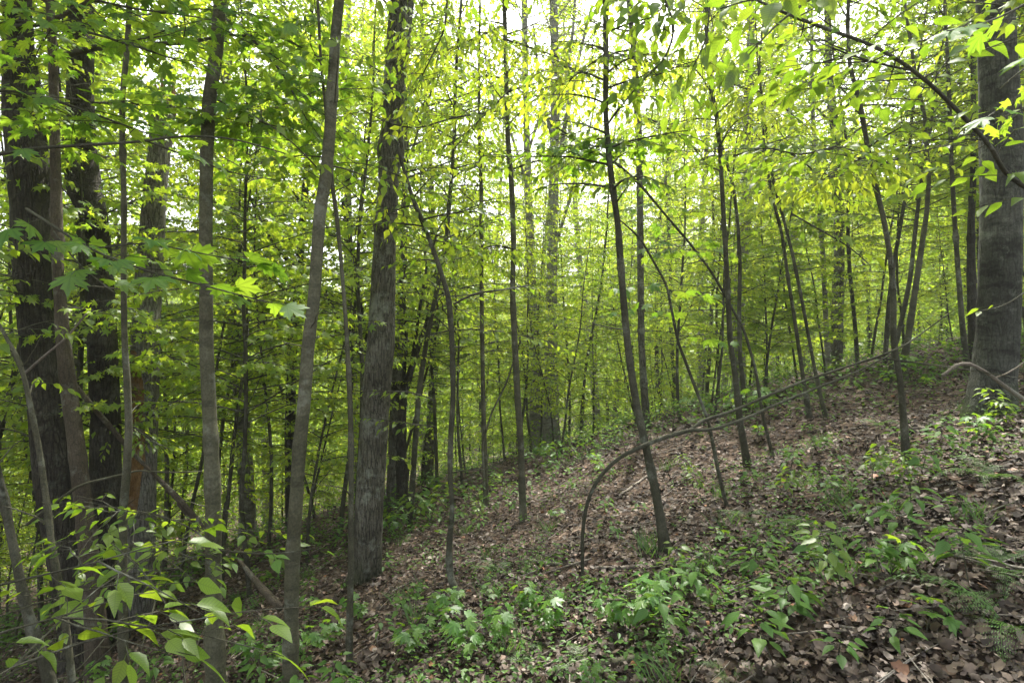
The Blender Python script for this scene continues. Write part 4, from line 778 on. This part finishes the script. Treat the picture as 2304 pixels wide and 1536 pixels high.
def seedling(k, x, y, sc=1.):
    px = 1152 + x / y * F; pl = next((s_ for a, b, s_ in PL if a <= px < b), 'by the left smooth trunks' if px < 0 else 'below the banded trunk')
    band = 'close in front' if y < 3 else 'in the litter' if y < 4.5 else 'farther up' if y < 7 else 'far off'
    t = thing('seedling', f'{SEED[k][1]} {band} {pl}', 'seedling', (x, y, g(x, y)), 'seedlings on the forest floor')
    link('stem', proto[k][0], t); link('foliage', proto[k][1], t); t.rotation_euler = (random.uniform(-.2, .2), random.uniform(-.2, .2), random.uniform(0, 6.28)); t.scale = (sc,) * 3
for (px, py, k) in hand:
    yy = hit(px, py); p = W(px, py, yy)
    for j in range(1 + (k == 3)): seedling(k, p[0] + random.uniform(-.12, .12) * (j > 0), p[1] + random.uniform(-.1, .1) * (j > 0), random.uniform(.6, .95))
for _ in range(185):
    y = 2.6 + 9 * random.random() ** 1.1; x = random.uniform(-.75, .95) * y; k = random.choice((0, 2, 4, 4, 4, 3, 1)); seedling(k, x, y, random.uniform(.4, .95))
for _ in range(48):            # plants along the crest of the slope
    y = random.uniform(8.5, 14.5); x = random.uniform(-.25, .85) * y; seedling(random.choice((1, 5, 5, 3)), x, y, random.uniform(1., 1.7))
# uncountable low green cover
def cover(n, y0, y1, sz, hmax, thr, tpl):
    y = y0 * (y1 / y0) ** rng.uniform(0, 1, n); x = rng.uniform(-1, 1, n) * (y * 1.05 + 1); q = np.stack([x / 1.1, y / 1.1, 0 * x], 1); dn = vnoise(q, 31) + .5 * vnoise(q * 3, 32)
    keep = dn > thr; x, y, dn = x[keep], y[keep], dn[keep]; n = len(x); a = rng.uniform(0, 6.28, n); L = Leaves()
    L.P = np.stack([x, y, G(x, y) + .03 + rng.uniform(0, 1, n) ** 1.4 * hmax], 1); L.D = np.stack([np.cos(a), np.sin(a), rng.uniform(-.5, .3, n)], 1); L.N = np.stack([rng.normal(0, .4, n), rng.normal(0, .4, n), np.ones(n)], 1); L.S = rng.uniform(.6, 1.2, n) * sz
    return L.mesh('cover', tpl, M_HERB)
tag(link('ground_cover', cover(34000, 2.2, 14, .042, .12, .08, 'ovate_lo')), 'low small-leaved ground cover dotted over the leaf litter', 'ground cover', kind='stuff')
tag(link('ground_cover', cover(52000, 8, 45, .09, .5, -.05, 'ovate_lo')), 'dense low green undergrowth beyond the slope crest', 'undergrowth', kind='stuff')
def thicket(n, y0, y1, sz, hmax):
    y = rng.uniform(y0, y1, n); x = rng.uniform(-1, 1, n) * (y * 1.0 + 2); hh = rng.uniform(0, 1, n) ** 1.3 * hmax; q = np.stack([x / 1.3, y / 1.3, hh / .45], 1); dn = vnoise(q, 41) + .6 * vnoise(q * 2.3, 42)
    k = (dn > .12) & ~((y < 15) & (x > -2)); x, y, hh = x[k], y[k], hh[k]; n = len(x); a = rng.uniform(0, 6.28, n); L = Leaves()
    L.P = np.stack([x, y, G(x, y) + hh], 1); L.D = np.stack([np.cos(a), np.sin(a), rng.uniform(-.7, .1, n)], 1); L.N = np.stack([rng.normal(0, .7, n), rng.normal(0, .7, n), np.ones(n)], 1); L.S = rng.uniform(.6, 1.2, n) * sz
    return L.mesh('thicket', 'ovate_lo', leaf_mat('leaf_brightened_green', [(.15, .27, .05), (.19, .32, .06), (.22, .34, .06)], [(.30, .48, .05), (.38, .55, .055), (.46, .58, .06)], gloss=.01))  # leaf colour lifted to stand in for light inside the wood
tag(link('undergrowth', thicket(330000, 13.5, 46, .125, 6.5)), 'hazy layered green thicket filling the wood beyond the slope', 'undergrowth', kind='stuff')
# grass tufts, uncountable blades
n = 1500; L = Leaves(); cx = rng.uniform(-.6, .9, 40); cy = rng.uniform(2.6, 8, 40); ci = rng.integers(0, 40, n); x = cx[ci] * cy[ci] + rng.normal(0, .05, n); y = cy[ci] + rng.normal(0, .05, n); a = rng.uniform(0, 6.28, n)
L.P = np.stack([x, y, G(x, y)], 1); L.D = np.stack([np.cos(a) * .5, np.sin(a) * .5, np.ones(n)], 1); L.N = np.stack([np.cos(a + 2), np.sin(a + 2), 0 * a + .2], 1); L.S = rng.uniform(.08, .2, n)
TPL['blade'] = (np.array([(-.02, 0, 0), (.02, 0, 0), (.015, .6, -.06), (-.015, .6, -.06), (0, 1, -.3)]), np.array([(0, 1, 2), (0, 2, 3), (3, 2, 4)]))
tag(link('grass', L.mesh('grass', 'blade', M_FERN)), 'thin green grass blades in tufts on the litter', 'grass', kind='stuff')
# small twigs strewn about, uncountable
T = Tubes()
for k in range(420):
    y = 1.8 + 9 * random.random(); x = random.uniform(-.9, 1.05) * y; a = random.uniform(0, 3.14); L_ = random.uniform(.12, .5); pts = []
    for j in range(5):
        xx = x + math.cos(a) * L_ * (j / 4 - .5) + random.uniform(-.01, .01); yy = y + math.sin(a) * L_ * (j / 4 - .5) + random.uniform(-.01, .01); pts.append((xx, yy, g(xx, yy) + .035))
    T.add(np.array(pts), np.linspace(.006, .002, 5) * random.uniform(.5, 1.3), 4, cap=False)
tag(link('twig_debris', T.mesh('twigs', B_STICK)), 'small dead twigs strewn over the litter', 'twigs', kind='stuff')

# ------------------------------------------------------------------ thin spring haze in the air of the wood
hm, hn = newmat('haze'); ho = N(hn, 'ShaderNodeOutputMaterial'); pv = N(hn, 'ShaderNodeVolumePrincipled'); pv.inputs['Color'].default_value = (.9, .95, .88, 1); pv.inputs['Density'].default_value = .0014; pv.inputs['Anisotropy'].default_value = .3
hn.links.new(pv.outputs[0], ho.inputs['Volume'])
v = np.array([(x, y, z) for x in (-420, 420) for y in (-70, 620) for z in (-80, 32)], float)
tag(link('haze', mesh_from('haze', v, [(0, 1, 3, 2), (4, 6, 7, 5), (0, 4, 5, 1), (2, 3, 7, 6), (0, 2, 6, 4), (1, 5, 7, 3)], hm, smooth=False)), 'thin pale haze between the trees', 'haze', kind='stuff')
